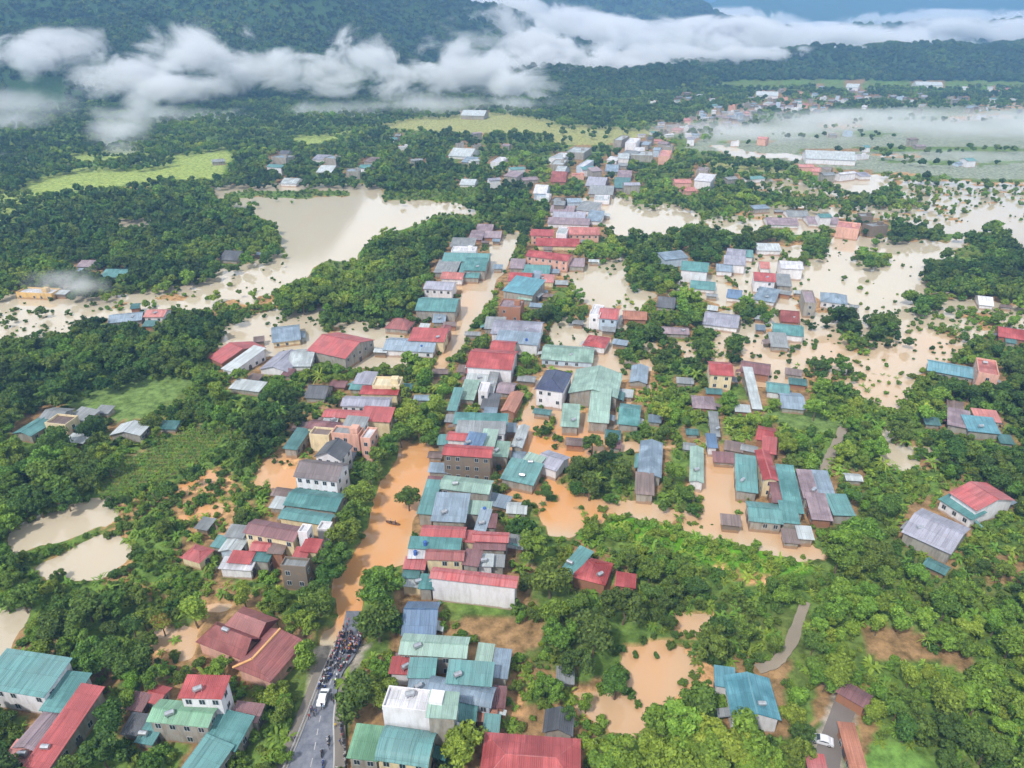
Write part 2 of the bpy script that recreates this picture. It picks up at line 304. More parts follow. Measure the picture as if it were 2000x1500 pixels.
paint(9, 5, '980 1340, 1030 1345, 1030 1400, 975 1400'); paint(0, 4, '850 1165, 1010 1170, 1005 1205, 900 1215, 860 1215')
paint(9, 4, '1110 1350, 1230 1350, 1230 1430, 1110 1420'); paint(6, 5, '1310 1190, 1380 1200, 1350 1250, 1310 1240')
paint(1, 0, '1235 1262, 1300 1252, 1350 1275, 1400 1290, 1400 1330, 1340 1360, 1310 1405, 1250 1385, 1215 1450, 1222 1330')
paint(0, 4, '1280 1260, 1330 1262, 1330 1290, 1285 1290'); paint(1, 5, '1222 1400, 1310 1380, 1300 1420, 1230 1460')
paint(0, 3, '1300 1350, 1390 1325, 1420 1400, 1500 1440, 1560 1430, 1540 1600, 1240 1600, 1240 1440')
paint(0, 0, '1548 1180, 1584 1184, 1568 1255, 1552 1298, 1500 1328, 1470 1308, 1520 1268')
paint(0, 0, '1636 838, 1652 842, 1632 882, 1606 934, 1590 930, 1620 875'); paint(8, 0, '1575 1500, 1610 1400, 1630 1330, 1695 1370, 1665 1420, 1640 1520, 1610 1600, 1540 1600')
paint(6, 0, '1592 1330, 1625 1325, 1615 1400, 1585 1440'); paint(2, 0, '1690 1450, 1760 1455, 1830 1500, 1850 1570, 1685 1570')
paint(6, 0, '1685 1218, 1760 1228, 1850 1262, 1910 1290, 1890 1312, 1800 1290, 1700 1290'); paint(6, 8, '1760 1250, 1850 1262, 1820 1290'); paint(9, 5, '1300 1180, 1400 1200, 1390 1250, 1330 1240'); paint(6, 5, '1920 1090, 2100 1080, 2100 1150, 1925 1140')
# the street and its trees
paint(0, 2, '560 1150, 640 1100, 700 1050, 740 900, 800 700, 900 560, 960 560, 870 700, 850 860, 830 950, 800 1060, 780 1120, 790 1240, 740 1300, 760 1340, 700 1450, 690 1600, 440 1600, 520 1330, 600 1310, 560 1240')
STREET = [(545, 1660), (607, 1500), (640, 1360), (668, 1262), (690, 1180), (722, 1075), (762, 965), (806, 865), (842, 770), (868, 700), (893, 640), (925, 575), (958, 515), (990, 462), (1030, 412), (1075, 360), (1130, 318), (1200, 285), (1300, 250), (1420, 224), (1600, 196)]
SW = [42, 42, 44, 46, 50, 48, 46, 34, 18, 16, 22, 24, 15, 10, 8, 7, 6, 5, 4, 3, 3]
def band(pts, w): 
    a = [(x - k, y) for (x, y), k in zip(pts, w)]; b = [(x + k, y) for (x, y), k in zip(pts, w)]
    return ' '.join('%g %g' % p for p in a + b[::-1])
paint(1, 0, band(STREET[3:13], SW[3:13])); paint(8, 0, band(STREET[:4], SW[:4]))
paint(0, 3, '622 1064, 680 968, 715 900, 745 862, 782 858, 776 890, 742 960, 716 1030, 702 1100, 640 1112')
paint(0, 3, '765 845, 800 755, 815 690, 845 690, 850 760, 862 800, 858 850, 800 872'); paint(0, 3, '850 770, 880 700, 890 690, 905 760, 880 800')
paint(0, 2, '560 1200, 620 1120, 656 1120, 655 1228, 600 1235'); paint(0, 2, '698 1140, 740 1095, 786 1130, 785 1240, 735 1262, 695 1240')
paint(0, 2, '650 1340, 700 1300, 775 1330, 770 1380, 720 1425, 660 1400'); paint(0, 1, '985 1010, 1040 980, 1080 1060, 1110 1180, 1030 1180, 990 1120')
paint(1, 0, '704 1100, 700 1225, 664 1225, 668 1150, 690 1095, 720 1030, 745 965, 772 905, 782 868, 835 866, 850 882, 834 940, 812 990, 800 1060, 792 1100, 735 1100')
paint(0, 4, '395 890, 440 862, 470 890, 500 880, 510 905, 470 935, 400 905'); paint(0, 4, '250 1020, 330 985, 350 1040, 430 1060, 470 1130, 560 1140, 520 1190, 420 1180, 330 1170, 260 1140')
paint(0, 4, '460 960, 545 955, 560 985, 470 1000'); paint(0, 4, '300 1040, 420 1100, 340 1110'); paint(1, 0, '415 362, 700 358, 745 362, 745 398, 560 400, 430 392'); paint(0, 4, '440 376, 590 370, 690 372, 690 382, 600 386, 450 388'); paint(0, 4, '755 368, 930 368, 980 390, 900 398, 760 388')
for s_ in ('1668 488, 1740 492, 1735 520, 1690 522', '1575 452, 1618 452, 1612 500, 1562 512', '1480 440, 1552 444, 1546 478, 1490 480', '1702 610, 1748 616, 1740 662, 1702 660', '1780 572, 1852 576, 1832 602, 1782 602', '1352 650, 1398 640, 1392 704, 1368 704', '1422 662, 1448 668, 1442 704, 1424 702', '1190 640, 1240 650, 1260 700, 1210 700', '1270 690, 1320 680, 1330 720, 1290 735', '1100 600, 1150 600, 1130 640'): paint(0, 2, s_)
for s_ in ('1500 600, 1560 640, 1540 700, 1490 690', '1230 740, 1290 730, 1310 770, 1240 780', '1640 640, 1700 650, 1690 700, 1650 690'): paint(1, 4, s_)
paint(2, 0, '85 345, 160 330, 240 326, 330 304, 440 288, 450 306, 428 350, 300 356, 110 378'); paint(0, 2, '230 326, 330 312, 345 318, 250 334'); paint(2, 8, '-200 470, 0 372, 62 362, 85 396, 20 430'); paint(2, 8, '120 300, 260 290, 300 300, 180 322')
paint(9, 5, '1215 1262, 1300 1250, 1400 1286, 1400 1340, 1320 1372, 1300 1420, 1215 1450'); paint(1, 0, '1250 1300, 1300 1285, 1340 1310, 1320 1350, 1280 1380, 1250 1350')
paint(10, 6, '1180 1000, 1300 1026, 1450 1064, 1590 1100, 1565 1130, 1440 1116, 1290 1078, 1190 1044')
MUD = np.zeros((NY, NX))
for s, v in (('850 1120, 1230 1160, 1450 1200, 1450 1500, 850 1500', .55), ('240 1130, 450 1130, 450 1300, 240 1300', .45), ('600 1230, 740 1240, 880 850, 800 830, 700 1000', 1.0), ('1200 1240, 1410 1280, 1400 1480, 1180 1470', .6), ('1000 830, 1200 830, 1200 1060, 900 1000', .85),
             ('330 880, 620 870, 600 1010, 300 1100', .75), ('1180 850, 1700 850, 1700 1120, 1180 1010', .5), ('840 700, 1900 640, 1850 800, 880 830', .3), ('1040 1280, 900 1400, 1100 1460', 1.0),
             ('820 860, 960 520, 880 520, 780 800', .45)):
    n = [float(a) for a in s.replace(',', ' ').split()]; MUD[inside(list(zip(n[0::2], n[1::2])), GX, GY)] = v
def blur(a, k):
    for _ in range(k):
        p = np.pad(a, 1, mode='edge'); a = (p[:-2, 1:-1] + p[2:, 1:-1] + p[1:-1, :-2] + p[1:-1, 2:] + 2 * a) / 6
    return a
MUD = blur(MUD, 40); _w = (GND == 1) * 1.0; _w = np.where((GND == 1) & (VEG == 5), .5, _w); _w = np.where((GND == 1) & (VEG == 4), .36, _w); _w = np.where((GND == 9) & (VEG > 3), .40, _w); WAT = blur(_w, 2)
def sample(A, px, py, default):
    i = np.round((py - Y0) / STEP).astype(int); j = np.round((px - X0) / STEP).astype(int)
    ok = (i >= 0) & (i < NY) & (j >= 0) & (j < NX)
    return np.where(ok, A[np.clip(i, 0, NY - 1), np.clip(j, 0, NX - 1)], default)
def bil(A, px, py):
    fi = np.clip((py - Y0) / STEP, 0, NY - 1.001); fj = np.clip((px - X0) / STEP, 0, NX - 1.001); i = fi.astype(int); j = fj.astype(int); a = fi - i; b = fj - j
    return A[i, j] * (1 - a) * (1 - b) + A[i + 1, j] * a * (1 - b) + A[i, j + 1] * (1 - a) * b + A[i + 1, j + 1] * a * b

# ------------------------------------------------------------------ relief
def vnoise(x, y, s, seed=0):            # cheap smooth value noise
    x = x / s + seed * 17.3; y = y / s + seed * 9.1; xi = np.floor(x).astype(np.int64); yi = np.floor(y).astype(np.int64); fx = x - xi; fy = y - yi
    fx = fx * fx * (3 - 2 * fx); fy = fy * fy * (3 - 2 * fy)
    def h(a, b):
        n = (a * 374761393 + b * 668265263 + seed * 1442695) & 0xffffffff; n = ((n ^ (n >> 13)) * 1274126177) & 0xffffffff
        return ((n ^ (n >> 16)) & 0xffff) / 65535.0
    return (h(xi, yi) * (1 - fx) + h(xi + 1, yi) * fx) * (1 - fy) + (h(xi, yi + 1) * (1 - fx) + h(xi + 1, yi + 1) * fx) * fy
def fbm(x, y, s, o=4, seed=0):
    r = 0; a = .5; t = 0
    for k in range(o): r = r + a * vnoise(x, y, s, seed + k); t += a; a *= .5; s *= .5
    return r / t
RIDGES = [  # polylines (x, y, height, half width)
 [(-2600, 1700, 420, 620), (-1500, 1900, 430, 560), (-800, 2050, 380, 480), (-350, 2150, 270, 380), (-60, 2250, 165, 300), (60, 2150, 90, 240)],
 [(-1700, 1250, 150, 300), (-1000, 1420, 130, 260), (-520, 1480, 90, 220), (-230, 1500, 60, 170)],
 [(-1500, 900, 60, 190), (-900, 1080, 42, 170)],
 [(-700, 2100, 330, 260), (-450, 1750, 170, 200), (-300, 1600, 90, 170)],
 [(-300, 3100, 330, 500), (200, 3300, 235, 420), (700, 3500, 170, 380), (950, 3450, 90, 300)],
 [(330, 1750, 30, 160), (700, 1850, 50, 220), (1150, 1880, 58, 260), (1650, 1900, 72, 330), (2400, 1900, 90, 400)],
 [(-100, 1560, 34, 140), (250, 1600, 30, 140)],
 [(900, 3200, 50, 350), (1700, 3000, 85, 450), (2700, 2900, 105, 500)],
 [(1000, 5600, 150, 600), (1700, 5900, 260, 700), (2600, 6000, 230, 800), (3400, 6200, 270, 900), (6000, 6900, 380, 1500)],
 [(-1500, 9500, 480, 1500), (1000, 9800, 330, 1300), (3500, 10000, 380, 1500), (7000, 10000, 420, 1800)]]
def relief(x, y):
    x = np.asarray(x, float); y = np.asarray(y, float); h = np.zeros(x.shape)
    wx = x + (fbm(x, y, 420, 3, 5) - .5) * 260; wy = y + (fbm(x, y, 420, 3, 9) - .5) * 260
    for rg in RIDGES:
        best = np.zeros(x.shape)
        for (x1, y1, h1, w1), (x2, y2, h2, w2) in zip(rg[:-1], rg[1:]):
            dx, dy = x2 - x1, y2 - y1; t = np.clip(((wx - x1) * dx + (wy - y1) * dy) / (dx * dx + dy * dy), 0, 1)
            d = np.hypot(wx - x1 - t * dx, wy - y1 - t * dy); H = h1 + (h2 - h1) * t; W = w1 + (w2 - w1) * t
            best = np.maximum(best, H * np.exp(-(d / W) ** 2 * 1.6))
        h = np.sqrt(h * h + best * best)
    rn = 1 - np.abs(2 * fbm(x, y, 380, 5, 2) - 1) * 1.6
    h = h * (.72 + .5 * rn)
    return np.where(h > 3, h - 3, 0) * np.clip((y - 700) / 300, 0, 1)
rows = np.concatenate([np.linspace(-150, 60, 12)[:-1], 60 + (np.linspace(0, 1, 360) ** 2.1) * 1540, np.geomspace(1615, 14000, 150)])
cols = np.linspace(-1.35, 1.35, 560)
TX = cols[None, :] * (np.maximum(rows, 0)[:, None] + 190); TY = np.repeat(rows[:, None], len(cols), 1)
def ground_z(x, y):
    x = np.asarray(x, float); y = np.asarray(y, float)
    px, py, d = proj(x, np.maximum(y, 5), 0 * x)
    w = np.where(y > 20, bil(WAT, px, py), 0)
    n = fbm(x, y, 9, 3, 3) - .5
    return .55 - w * 1.5 + n * (.55 + .75 * np.clip(w * 4, 0, 1) * (w < .8)) + relief(x, y)
TZ = ground_z(TX, TY)
# ------------------------------------------------------------------ flood water
wr = np.concatenate([[-60, 0, 30], 40 + np.linspace(0, 1, 200) ** 1.8 * 1300]); wc = np.linspace(-1.3, 1.3, 200)
WX = wc[None, :] * (np.maximum(wr, 0)[:, None] + 120); WY = np.repeat(wr[:, None], len(wc), 1)
px, py, dd = proj(WX, np.maximum(WY, 5), 0 * WX); mud = bil(MUD, px, py) * (WY > 20)
idx = np.arange(WX.size).reshape(WX.shape); Fq = np.stack([idx[:-1, :-1], idx[:-1, 1:], idx[1:, 1:], idx[1:, :-1]], -1).reshape(-1, 4)
wm = fast_mesh('flood_water', np.stack([WX, WY, 0 * WX], -1).reshape(-1, 3), Fq)
at = wm.attributes.new('silt', 'FLOAT', 'POINT'); at.data.foreach_set('value', mud.astype(np.float32).ravel())
m, t, bs = newmat('silty_flood_water'); a_ = N(t, 'ShaderNodeAttribute', attribute_name='silt'); g_ = t.nodes.new('ShaderNodeNewGeometry')
mpn = N(t, 'ShaderNodeMapping'); mpn.inputs['Scale'].default_value = (1, .45, 1); mpn.inputs['Rotation'].default_value = (0, 0, R(-25)); t.links.new(g_.outputs['Position'], mpn.inputs[0])
n1 = N(t, 'ShaderNodeTexNoise', Scale=.035, Detail=5.0, Distortion=1.5); t.links.new(mpn.outputs[0], n1.inputs['Vector'])
fac = mathn(t, 'ADD', a_.outputs['Fac'], mathn(t, 'MULTIPLY', mathn(t, 'SUBTRACT', n1.outputs['Fac'], .48), mathn(t, 'ADD', .35, a_.outputs['Fac'])), True)
c_ = ramp(t, fac, .0, 1.0, srgb(194, 181, 158), srgb(212, 152, 94))
t.links.new(c_, bs.inputs['Base Color']); bs.inputs['Roughness'].default_value = .04; bs.inputs['IOR'].default_value = 1.62
n2 = N(t, 'ShaderNodeTexNoise', Scale=.9, Detail=4.0); t.links.new(g_.outputs['Position'], n2.inputs['Vector'])
bp = N(t, 'ShaderNodeBump', Strength=.12, Distance=.1); t.links.new(n2.outputs['Fac'], bp.inputs['Height']); t.links.new(bp.outputs[0], bs.inputs['Normal'])
wm.materials.append(m); tag(obj('flood_water', wm), kind='structure')
# ------------------------------------------------------------------ houses
# roof, wall, type, near-left eave, near-right eave, far-right eave (photo pixels), eave height, flags, label
# types: g gable ridge along the long front, G gable end towards the camera, s single slope, f flat with parapet, h hip, b curved
HOUSES = '''
teal w s -42 1338 84 1358 138 1296 7 wn|large teal metal hall roof at the lower left edge of the photo
teal w s 82 1384 128 1389 182 1326 5 -|teal lean-to roof just right of the large teal hall at lower left
mve g G 30 1456 70 1463 132 1399 4 -|long grey roof with a mauve stripe between teal lean-to and red strip roof
red g s 44 1502 86 1510 213 1363 4 -|long narrow red strip roof running up from the bottom left corner
pink g s 10 1480 52 1488 74 1462 3 -|small coral shed at the foot of the long grey roof, bottom left
grn g g 291 1405 404 1416 424 1378 7 wt|pale green metal roofed house with stained side wall, bottom left
red w s 352 1359 431 1361 440 1327 10.5 wt|tall white narrow house with red top roof behind the pale green roof
mar g s 452 1402 500 1408 513 1386 4 -|small maroon roof beside the tall white narrow house
teal g s 398 1448 458 1463 506 1411 4.5 -|teal roof between the maroon roof and the dry road
teal g s 352 1508 402 1530 458 1467 4 -|lowest teal roof, cut by the bottom edge left of the dry road
red g g 284 1366 309 1372 328 1344 3.2 -|small faded red roof left of the tall white narrow house
mar g s 248 1382 275 1386 279 1364 3 -|little maroon roof under trees beside the long red strip roof
dgry g s 240 1430 285 1436 290 1402 2.6 -|low dark grey shed left of the pale green roofed house
teal g s 268 1446 296 1451 302 1412 3 -|thin teal awning against the pale green roofed house
blue g g 787 1237 848 1238 846 1176 3.6 -|steep blue-grey metal roof beside the bare brown field
mint g g 782 1274 908 1282 912 1246 7 wt|long pale mint roof just below the blue-grey metal roof
mint g s 930 1297 956 1300 966 1266 5 -|small pale mint shed roof right of the long pale mint roof
steel g s 962 1319 988 1322 994 1277 5.5 -|upright grey-blue roof at the right end of the lower right row
red w s 763 1312 797 1314 800 1290 5 -|small bright red roof below the left end of the long mint roof
teal g s 799 1320 846 1321 850 1292 7 -|square teal roof next to the small bright red roof
teal w s 874 1331 957 1337 960 1301 8.5 w|wide teal roof above the long blue-grey sloping roof
steel l b 835 1353 956 1377 958 1342 7 w|long curved blue-grey metal roof above the big white building
steel w s 798 1353 834 1355 838 1324 6 t|short blue-grey roof left of the long curved roof
mar b s 959 1378 973 1379 978 1347 5 -|small maroon-sided lean-to at the right end of the curved roof
wht w f 747 1384 884 1400 888 1358 11 t|big white flat-roofed block with a long blank wall, bottom centre
mint g s 836 1397 887 1400 889 1360 12.2 -|grey-green roof raised over the right half of the white block
teal g s 888 1404 926 1406 929 1383 6 -|small teal roof right of the big white block
teal g s 946 1428 970 1430 973 1409 5 -|tiny teal roof between the bright round tree and big red roof
ter b s 931 1405 966 1407 970 1384 4 -|rusty brown shed right of the big white block
grn g s 682 1476 735 1482 748 1428 6 w|green metal roof by the roadside at the bottom centre
teal c b 737 1479 833 1493 843 1430 6.6 w|wide curved teal roof in front of the big white block
red p h 938 1535 1130 1550 1132 1446 6.5 w|big red hipped roof cut by the bottom edge, centre
dgry g G 1064 1426 1115 1433 1114 1394 4 -|dark grey pitched roof directly above the big red hipped roof
gry g s 1090 1331 1118 1333 1119 1309 3 -|small grey hut among trees right of the bare brown field
teal g s 887 826 989 829 988 813 7 -|thin teal roof topping the right-hand rows near mid street
gry w s 892 843 984 846 986 829 7.4 w|long pale grey roof with white edge under the thin teal roof
red w g 874 857 934 861 936 846 7 -|short red roof on the right bank beside the saturated blue roof
teal g s 856 867 874 867 876 853 4 -|tiny teal roof nearest the street left of the short red roof
blue w s 906 874 937 878 941 853 7.5 -|saturated blue square roof in the right-hand rows
mint g s 937 875 962 877 964 847 6.2 -|pale mint roof immediately right of the saturated blue roof
mint g s 961 889 990 891 993 869 5 -|pale mint roof right of the long red roof with the stained wall
red d g 866 886 958 892 960 873 10 w|long red roof above a tall dark stained wall, right of street
lgry g G 1000 871 1018 873 1036 833 4 -|upright pale grey roof standing by the orange flood pool
lav w g 1046 904 1086 918 1106 891 4.4 -|slate-lavender roof with white gable end beside orange water
teal g s 980 933 1040 946 1056 914 4 -|teal roof directly below the slate-lavender roof
mint g s 1016 906 1046 916 1062 898 4.7 -|pale turquoise strip between teal and slate-lavender roofs
steel g s 838 920 872 922 874 909 3 -|low blue-grey roof at the waterline on the right bank
mint g g 860 952 953 963 953 938 7 wt|long pale grey-green roof below the dark stained wall
teal g s 817 1001 842 1003 856 950 5.4 -|tall teal strip roof facing the street right of the lone round tree
steel g s 844 1015 907 1018 904 974 7.2 t|large sky-grey blue roof in the middle of the right row
mint g s 908 1001 955 1004 958 985 6.2 t|pale mint roof right of the large blue roof
steel g s 929 1033 944 1035 951 1002 6 t|narrow upright light blue roof at the back of the right row
mar g s 948 1028 966 1029 971 1009 6 -|small maroon roof at the rear right of the narrow light blue roof
red c g 824 1044 905 1048 906 1030 8.3 -|first long red roof below the large blue roof
red c s 906 1056 924 1057 926 1041 7 -|short red roof joining two long red roofs in the right row
red g g 925 1054 990 1057 991 1041 7.2 -|upper red roof at the rear of the right row
mar g g 926 1070 985 1072 988 1057 6.2 -|lower dark red roof at the rear of the right row
teal c s 800 1068 896 1072 899 1056 8 w|long teal roof between two long red roofs of the right row
brick c g 833 1089 903 1092 904 1077 8.4 w|dusky red roof just below the long teal roof
wht w s 799 1088 826 1088 829 1079 7 t|small whitish roof at the street end of the dusky red roof
mar g s 905 1100 932 1104 936 1081 7.4 -|square maroon roof behind the dusky red roof
lgry w s 934 1103 960 1104 962 1087 6.2 t|white square roof right of the square maroon roof
gry g s 960 1104 982 1105 986 1089 5 -|small grey roof at the back end of the white square roof
red g s 790 1108 827 1110 831 1094 6 -|small crimson roof at the street front near the row's end
dteal g s 788 1126 815 1127 816 1111 5 -|small deep teal roof at the street front of the last house
red w g 842 1126 1006 1145 1008 1128 8.4 -|longest red roof over a pale blank wall, last of the right row
lgry c s 787 1142 821 1145 824 1128 4 -|low whitish roof in front of the small deep teal roof
teal g s 820 1147 842 1148 844 1127 5 -|teal strip between whitish roof and longest red roof
crm c f 727 756 780 757 783 739 7.2 -|cream flat-topped house on the left row near the treed bend
red c s 704 768 775 770 777 759 6 -|red roof directly below the cream flat-topped house
teal g s 683 759 708 760 712 750 4 -|small teal-blue roof left of the cream flat-topped house
lav g s 691 748 726 750 729 732 5 -|lavender-grey roof up-left of the cream flat-topped house
lav w g 667 791 757 794 760 776 6.2 w|wide lavender-grey roof with white front in the left row
red c g 631 812 700 816 703 802 6 -|long dull red roof at the rear of the left row
red c s 703 820 760 823 764 802 7.4 -|bright red roof at the street end of the left row
lgry w s 631 826 655 827 658 816 5 -|small pale roof under the long dull red roof
mar c g 600 834 690 844 698 829 7 -|maroon ridge roof over cream walls in the left row
gry w s 671 831 710 834 714 819 8.2 -|grey roof behind the white-fronted tall house
dteal g s 555 874 578 877 601 846 4 -|bright teal shed at the back of the left row beside orange water
brn c f 604 851 642 854 645 839 7 -|brownish flat roof over a plain cream wall in the left row
gry p f 647 848 700 853 703 838 8 w|peach-walled house with grey roof above the dark gabled villa
wht p f 704 858 723 860 727 838 9 w|narrow pinkish white tall house facing the street
dgry w G 616 890 664 897 701 873 8.6 w|dark grey gabled villa with a white end wall
umb w g 576 928 657 938 661 904 9.6 w|white two-storey villa under a broad brown tiled roof
teal g g 556 984 655 997 668 964 5.2 -|largest teal roof just below the white two-storey villa
teal c g 546 1009 640 1024 646 1005 6 -|second teal roof down the left row with a pale edge
mar c g 478 1038 572 1055 594 1031 8.6 w|long maroon tiled roof with white skylight strip
wht w f 582 1042 599 1044 603 1031 10 w|slim white stair tower at the end of the long maroon roof
wht w f 620 1036 642 1038 645 1027 6.2 -|small white balcony block below the second teal roof
lgry l G 430 1074 465 1077 473 1052 4 -|pale blue-grey roof at the garden end of the left row
teal g s 414 1065 430 1068 437 1051 3 -|tiny teal roof left of the pale blue-grey roof
gry g s 441 1046 473 1049 478 1031 5 -|weathered grey roof behind the pale blue-grey roof
red b g 490 1072 522 1074 527 1056 6 -|square red roof in the cluster under the long maroon roof
brn b s 524 1078 550 1080 557 1060 6 -|pinkish brown roof between square red roof and white tower
red c s 589 1074 617 1077 622 1058 8 -|upper of two vivid red roofs nearest the street trees
red c s 569 1096 592 1098 599 1075 7 -|lower of two vivid red roofs nearest the street trees
gry d f 548 1108 597 1112 600 1098 8 w|dark concrete unfinished house at the lower end of the left row
red w s 447 1096 486 1099 490 1082 5 -|coral red roof with white awning at the left row's bottom
wht w s 430 1108 489 1112 492 1100 4 -|whitish awning roof in front of the coral red roof
dteal g s 490 1092 522 1095 528 1077 5 -|deep teal roof between coral red roof and unfinished house
red c h 356 1087 389 1097 405 1071 3.6 -|lone red roofed hut in the flooded gardens on the left
wht y f 31 573 100 576 102 565 4 w|long white-roofed school block at the left edge by the brown river
steel g g 212 630 275 624 274 609 4 -|blue-grey roof at the river bank left of a pink house
pink w g 281 618 318 618 323 604 5 w|pale pink house on the river bank beside a blue-grey roof
red b g 409 697 433 709 501 671 5 -|oblong vivid red roof, left one of two beside flooded yards
lgry w s 434 719 455 725 499 687 5 -|white-grey roof hugging the lower side of the oblong red roof
lav w G 508 720 560 725 572 690 4.5 -|mauve-grey complex left half between two red halls
lgry w g 561 714 605 714 613 682 4.5 -|whitish complex right half between two red halls
red g g 602 683 674 699 708 659 6 -|large red hall roof with teal eaves left of the street
steel c g 533 668 586 662 598 632 4.2 w|pale steel hall standing in the flood above two red roofs
teal g G 27 845 60 850 84 813 4 -|teal roofed farmhouse by the left edge among trees
gry g g 78 815 116 818 119 797 5 -|grey roof touching the teal roofed farmhouse
brn c f 88 829 128 833 131 813 5.5 w|cream house with tan top beside the teal roofed farmhouse
gry g s 134 815 168 822 183 804 3 -|low grey barn right of the cream farmhouse
lgry g G 217 848 272 849 280 829 4 -|light grey barn alone between two fields on the left
lgry g s 449 757 505 764 513 750 4 -|light grey roof in trees below the oblong vivid red roof
dgry g g 597 775 633 777 641 753 4 -|dark grey roof in trees at the rear of the left row
brick g h 752 640 795 644 807 627 4 -|red-brown hut with tiled roof above the grey-teal hall
steel w g 749 682 845 687 862 664 5 wt|grey-teal hall with white front left of the street bend
red c s 799 664 866 667 874 649 6 -|red roof adjoining the top of the grey-teal hall
brick b h 857 648 874 649 877 637 6 -|tiny brick-red roof at the corner of the street bend
teal g g 812 605 888 608 902 583 6 -|large bright teal roof left of the flooded junction
steel g s 846 629 868 629 873 612 4.2 -|pale blue strip roof below the large bright teal roof
lav w g 828 563 882 566 886 551 6 w|white house with violet trim at the flooded junction
pink w g 861 543 902 545 904 532 5.5 -|pinkish red and white roof above the white violet-trimmed house
gry g s 848 531 889 533 893 517 5 -|grey roof left of a small teal-grey roof, upper left row
teal g s 895 541 934 542 939 523 5 -|teal-grey roof near the street in the upper left row
teal g g 865 509 953 511 960 495 6 -|wide teal roof in the upper left row
teal g s 905 527 947 528 956 512 6 -|teal roof just under the wide teal roof
dteal b s 857 521 904 523 909 510 5 -|deep teal and rust roof left of the middle teal roof
wht w f 881 492 929 493 931 484 6.4 -|white block at the top of the upper left row
gry g s 880 481 925 482 928 471 5 -|pale grey roof behind the white block
mve b g 930 451 960 452 965 439 4 -|brownish mauve roof at the forest edge, farthest of the left row
mve b g 945 463 977 464 981 452 4 -|brownish mauve roof second from the far end of the left row
mve b s 915 467 940 468 944 457 4 -|mauve roof above the pale grey roof at the forest edge
mve w g 1075 413 1120 415 1126 404 5 -|mauve roof at the far tip of the dense right cluster
lav w g 1080 425 1142 427 1147 416 5 -|lavender roof second row of the dense right cluster
mve w g 1070 436 1150 439 1156 428 5 -|broad mauve roof third row of the dense right cluster
gry w s 1124 409 1160 413 1165 402 5 -|grey roof beside the pale lake in the dense right cluster
steel w s 1144 430 1172 432 1176 420 5 -|blue-grey roof at the lake side of the dense cluster
red p g 1037 459 1080 460 1084 449 7 w|red roof over a pinkish wall facing the far street
lgry w f 1086 458 1106 459 1108 446 7.5 -|pale narrow tower between red and coral roofs, far street
pink p g 1110 457 1170 458 1175 445 6 w|coral roofed terrace beside the pale lake
red c g 1047 479 1130 481 1139 467 5 -|dull red roof behind the long school-like red roof
red p g 1028 499 1108 509 1111 497 7.4 w|long red roof over a pink colonnaded wall, far right bank
mve g g 1112 519 1140 520 1144 504 5 -|mauve roof at the right end of the pink colonnaded building
mve g s 995 523 1022 524 1027 512 5 -|mauve roof beside the street right bank, above bright red roof
teal g g 1024 532 1072 534 1078 518 5 -|steel teal roof on the right bank above the bright red roof
red c g 993 548 1035 550 1039 533 7.2 -|bright red roof on the right bank above the turquoise roof
pink c h 1050 550 1080 551 1084 537 5 -|coral roof half hidden by trees right of the bright red roof
steel g s 1037 546 1051 547 1055 535 6 -|narrow slate roof between bright red and coral roofs
cyan g s 983 567 1040 576 1050 554 6.2 -|turquoise roof just below the bright red roof
mint g s 1011 584 1037 586 1041 571 5 -|pale mint roof below the turquoise roof
mve b f 974 601 1016 604 1021 588 8 w|brown gateway-like building with ochre pillars on the right bank
lav w g 960 650 1053 656 1062 629 6.4 t|wide lavender-grey roof above the big red roof
steel w s 968 666 1049 673 1058 657 6 t|pale blue strip roof between lavender-grey and red roofs
gry g s 947 641 984 642 990 626 5 -|grey roof by the street left of the lavender-grey roof
red c g 958 682 1002 685 1009 667 6.4 -|smaller red roof behind the biggest mid-street red roof
red w g 912 715 998 721 1010 686 7.4 -|biggest bright red roof at mid-street, right bank
red c s 912 728 950 729 955 715 5 -|low red porch roof below the biggest mid-street red roof
lgry w s 911 743 955 745 959 729 5 t|light grey roof below the low red porch roof
mint g s 897 778 924 780 938 752 4 -|pale green slanting roof near the street, right bank
teal g s 875 800 890 801 908 768 4 -|thin teal slanting roof at the water's edge, right bank
wht w f 934 767 952 768 954 750 6 w|small white house right of the pale green slanting roof
gry g s 948 765 963 766 975 716 5 -|narrow dark grey roof running up beside the small white house
mve g g 970 765 1000 768 1012 749 4 -|purple-grey roof in the yards right of the small white house
ter b G 980 801 1003 804 1018 768 4 -|terracotta roof in the flooded yards
dgry g s 940 796 970 798 975 776 4 -|dark grey roof left of the terracotta roof
mint l g 1058 700 1156 707 1161 679 5 wt|pale blue-green hall standing in the flood, centre right
red w h 1139 673 1180 679 1192 660 5 w|small red hipped roof behind the pale blue-green hall
navy w h 1048 758 1098 765 1113 730 8.2 w|white villa under a navy tiled roof in the flood
mint g G 1112 766 1204 776 1213 730 6 -|biggest mint green hall roof right of the navy roofed villa
mint g s 1150 822 1187 825 1201 775 5 -|lower mint extension of the biggest mint hall
mint g s 1097 831 1128 833 1136 800 4 -|small mint roof below the navy roofed villa
teal g g 1208 826 1246 830 1264 793 4 -|blue-teal roof right of the mint extension
red l g 1170 620 1205 623 1210 603 7 w|red roofed house with pale blue walls among garden trees
wht w f 1151 617 1171 619 1174 598 7.4 w|white narrow house touching the red roofed pale blue house
ter b g 1218 622 1262 624 1267 608 4.4 -|coral-brown roof right of the red roofed pale blue house
steel g G 1231 745 1262 748 1284 718 4 -|blue-grey roof with torn sheets right of the mint hall
teal w g 1349 562 1395 566 1400 551 4 -|pale teal roof on the flooded lane, upper right
steel w g 1400 528 1430 530 1434 517 5 -|grey-blue roof left of the red roofed white house, upper right
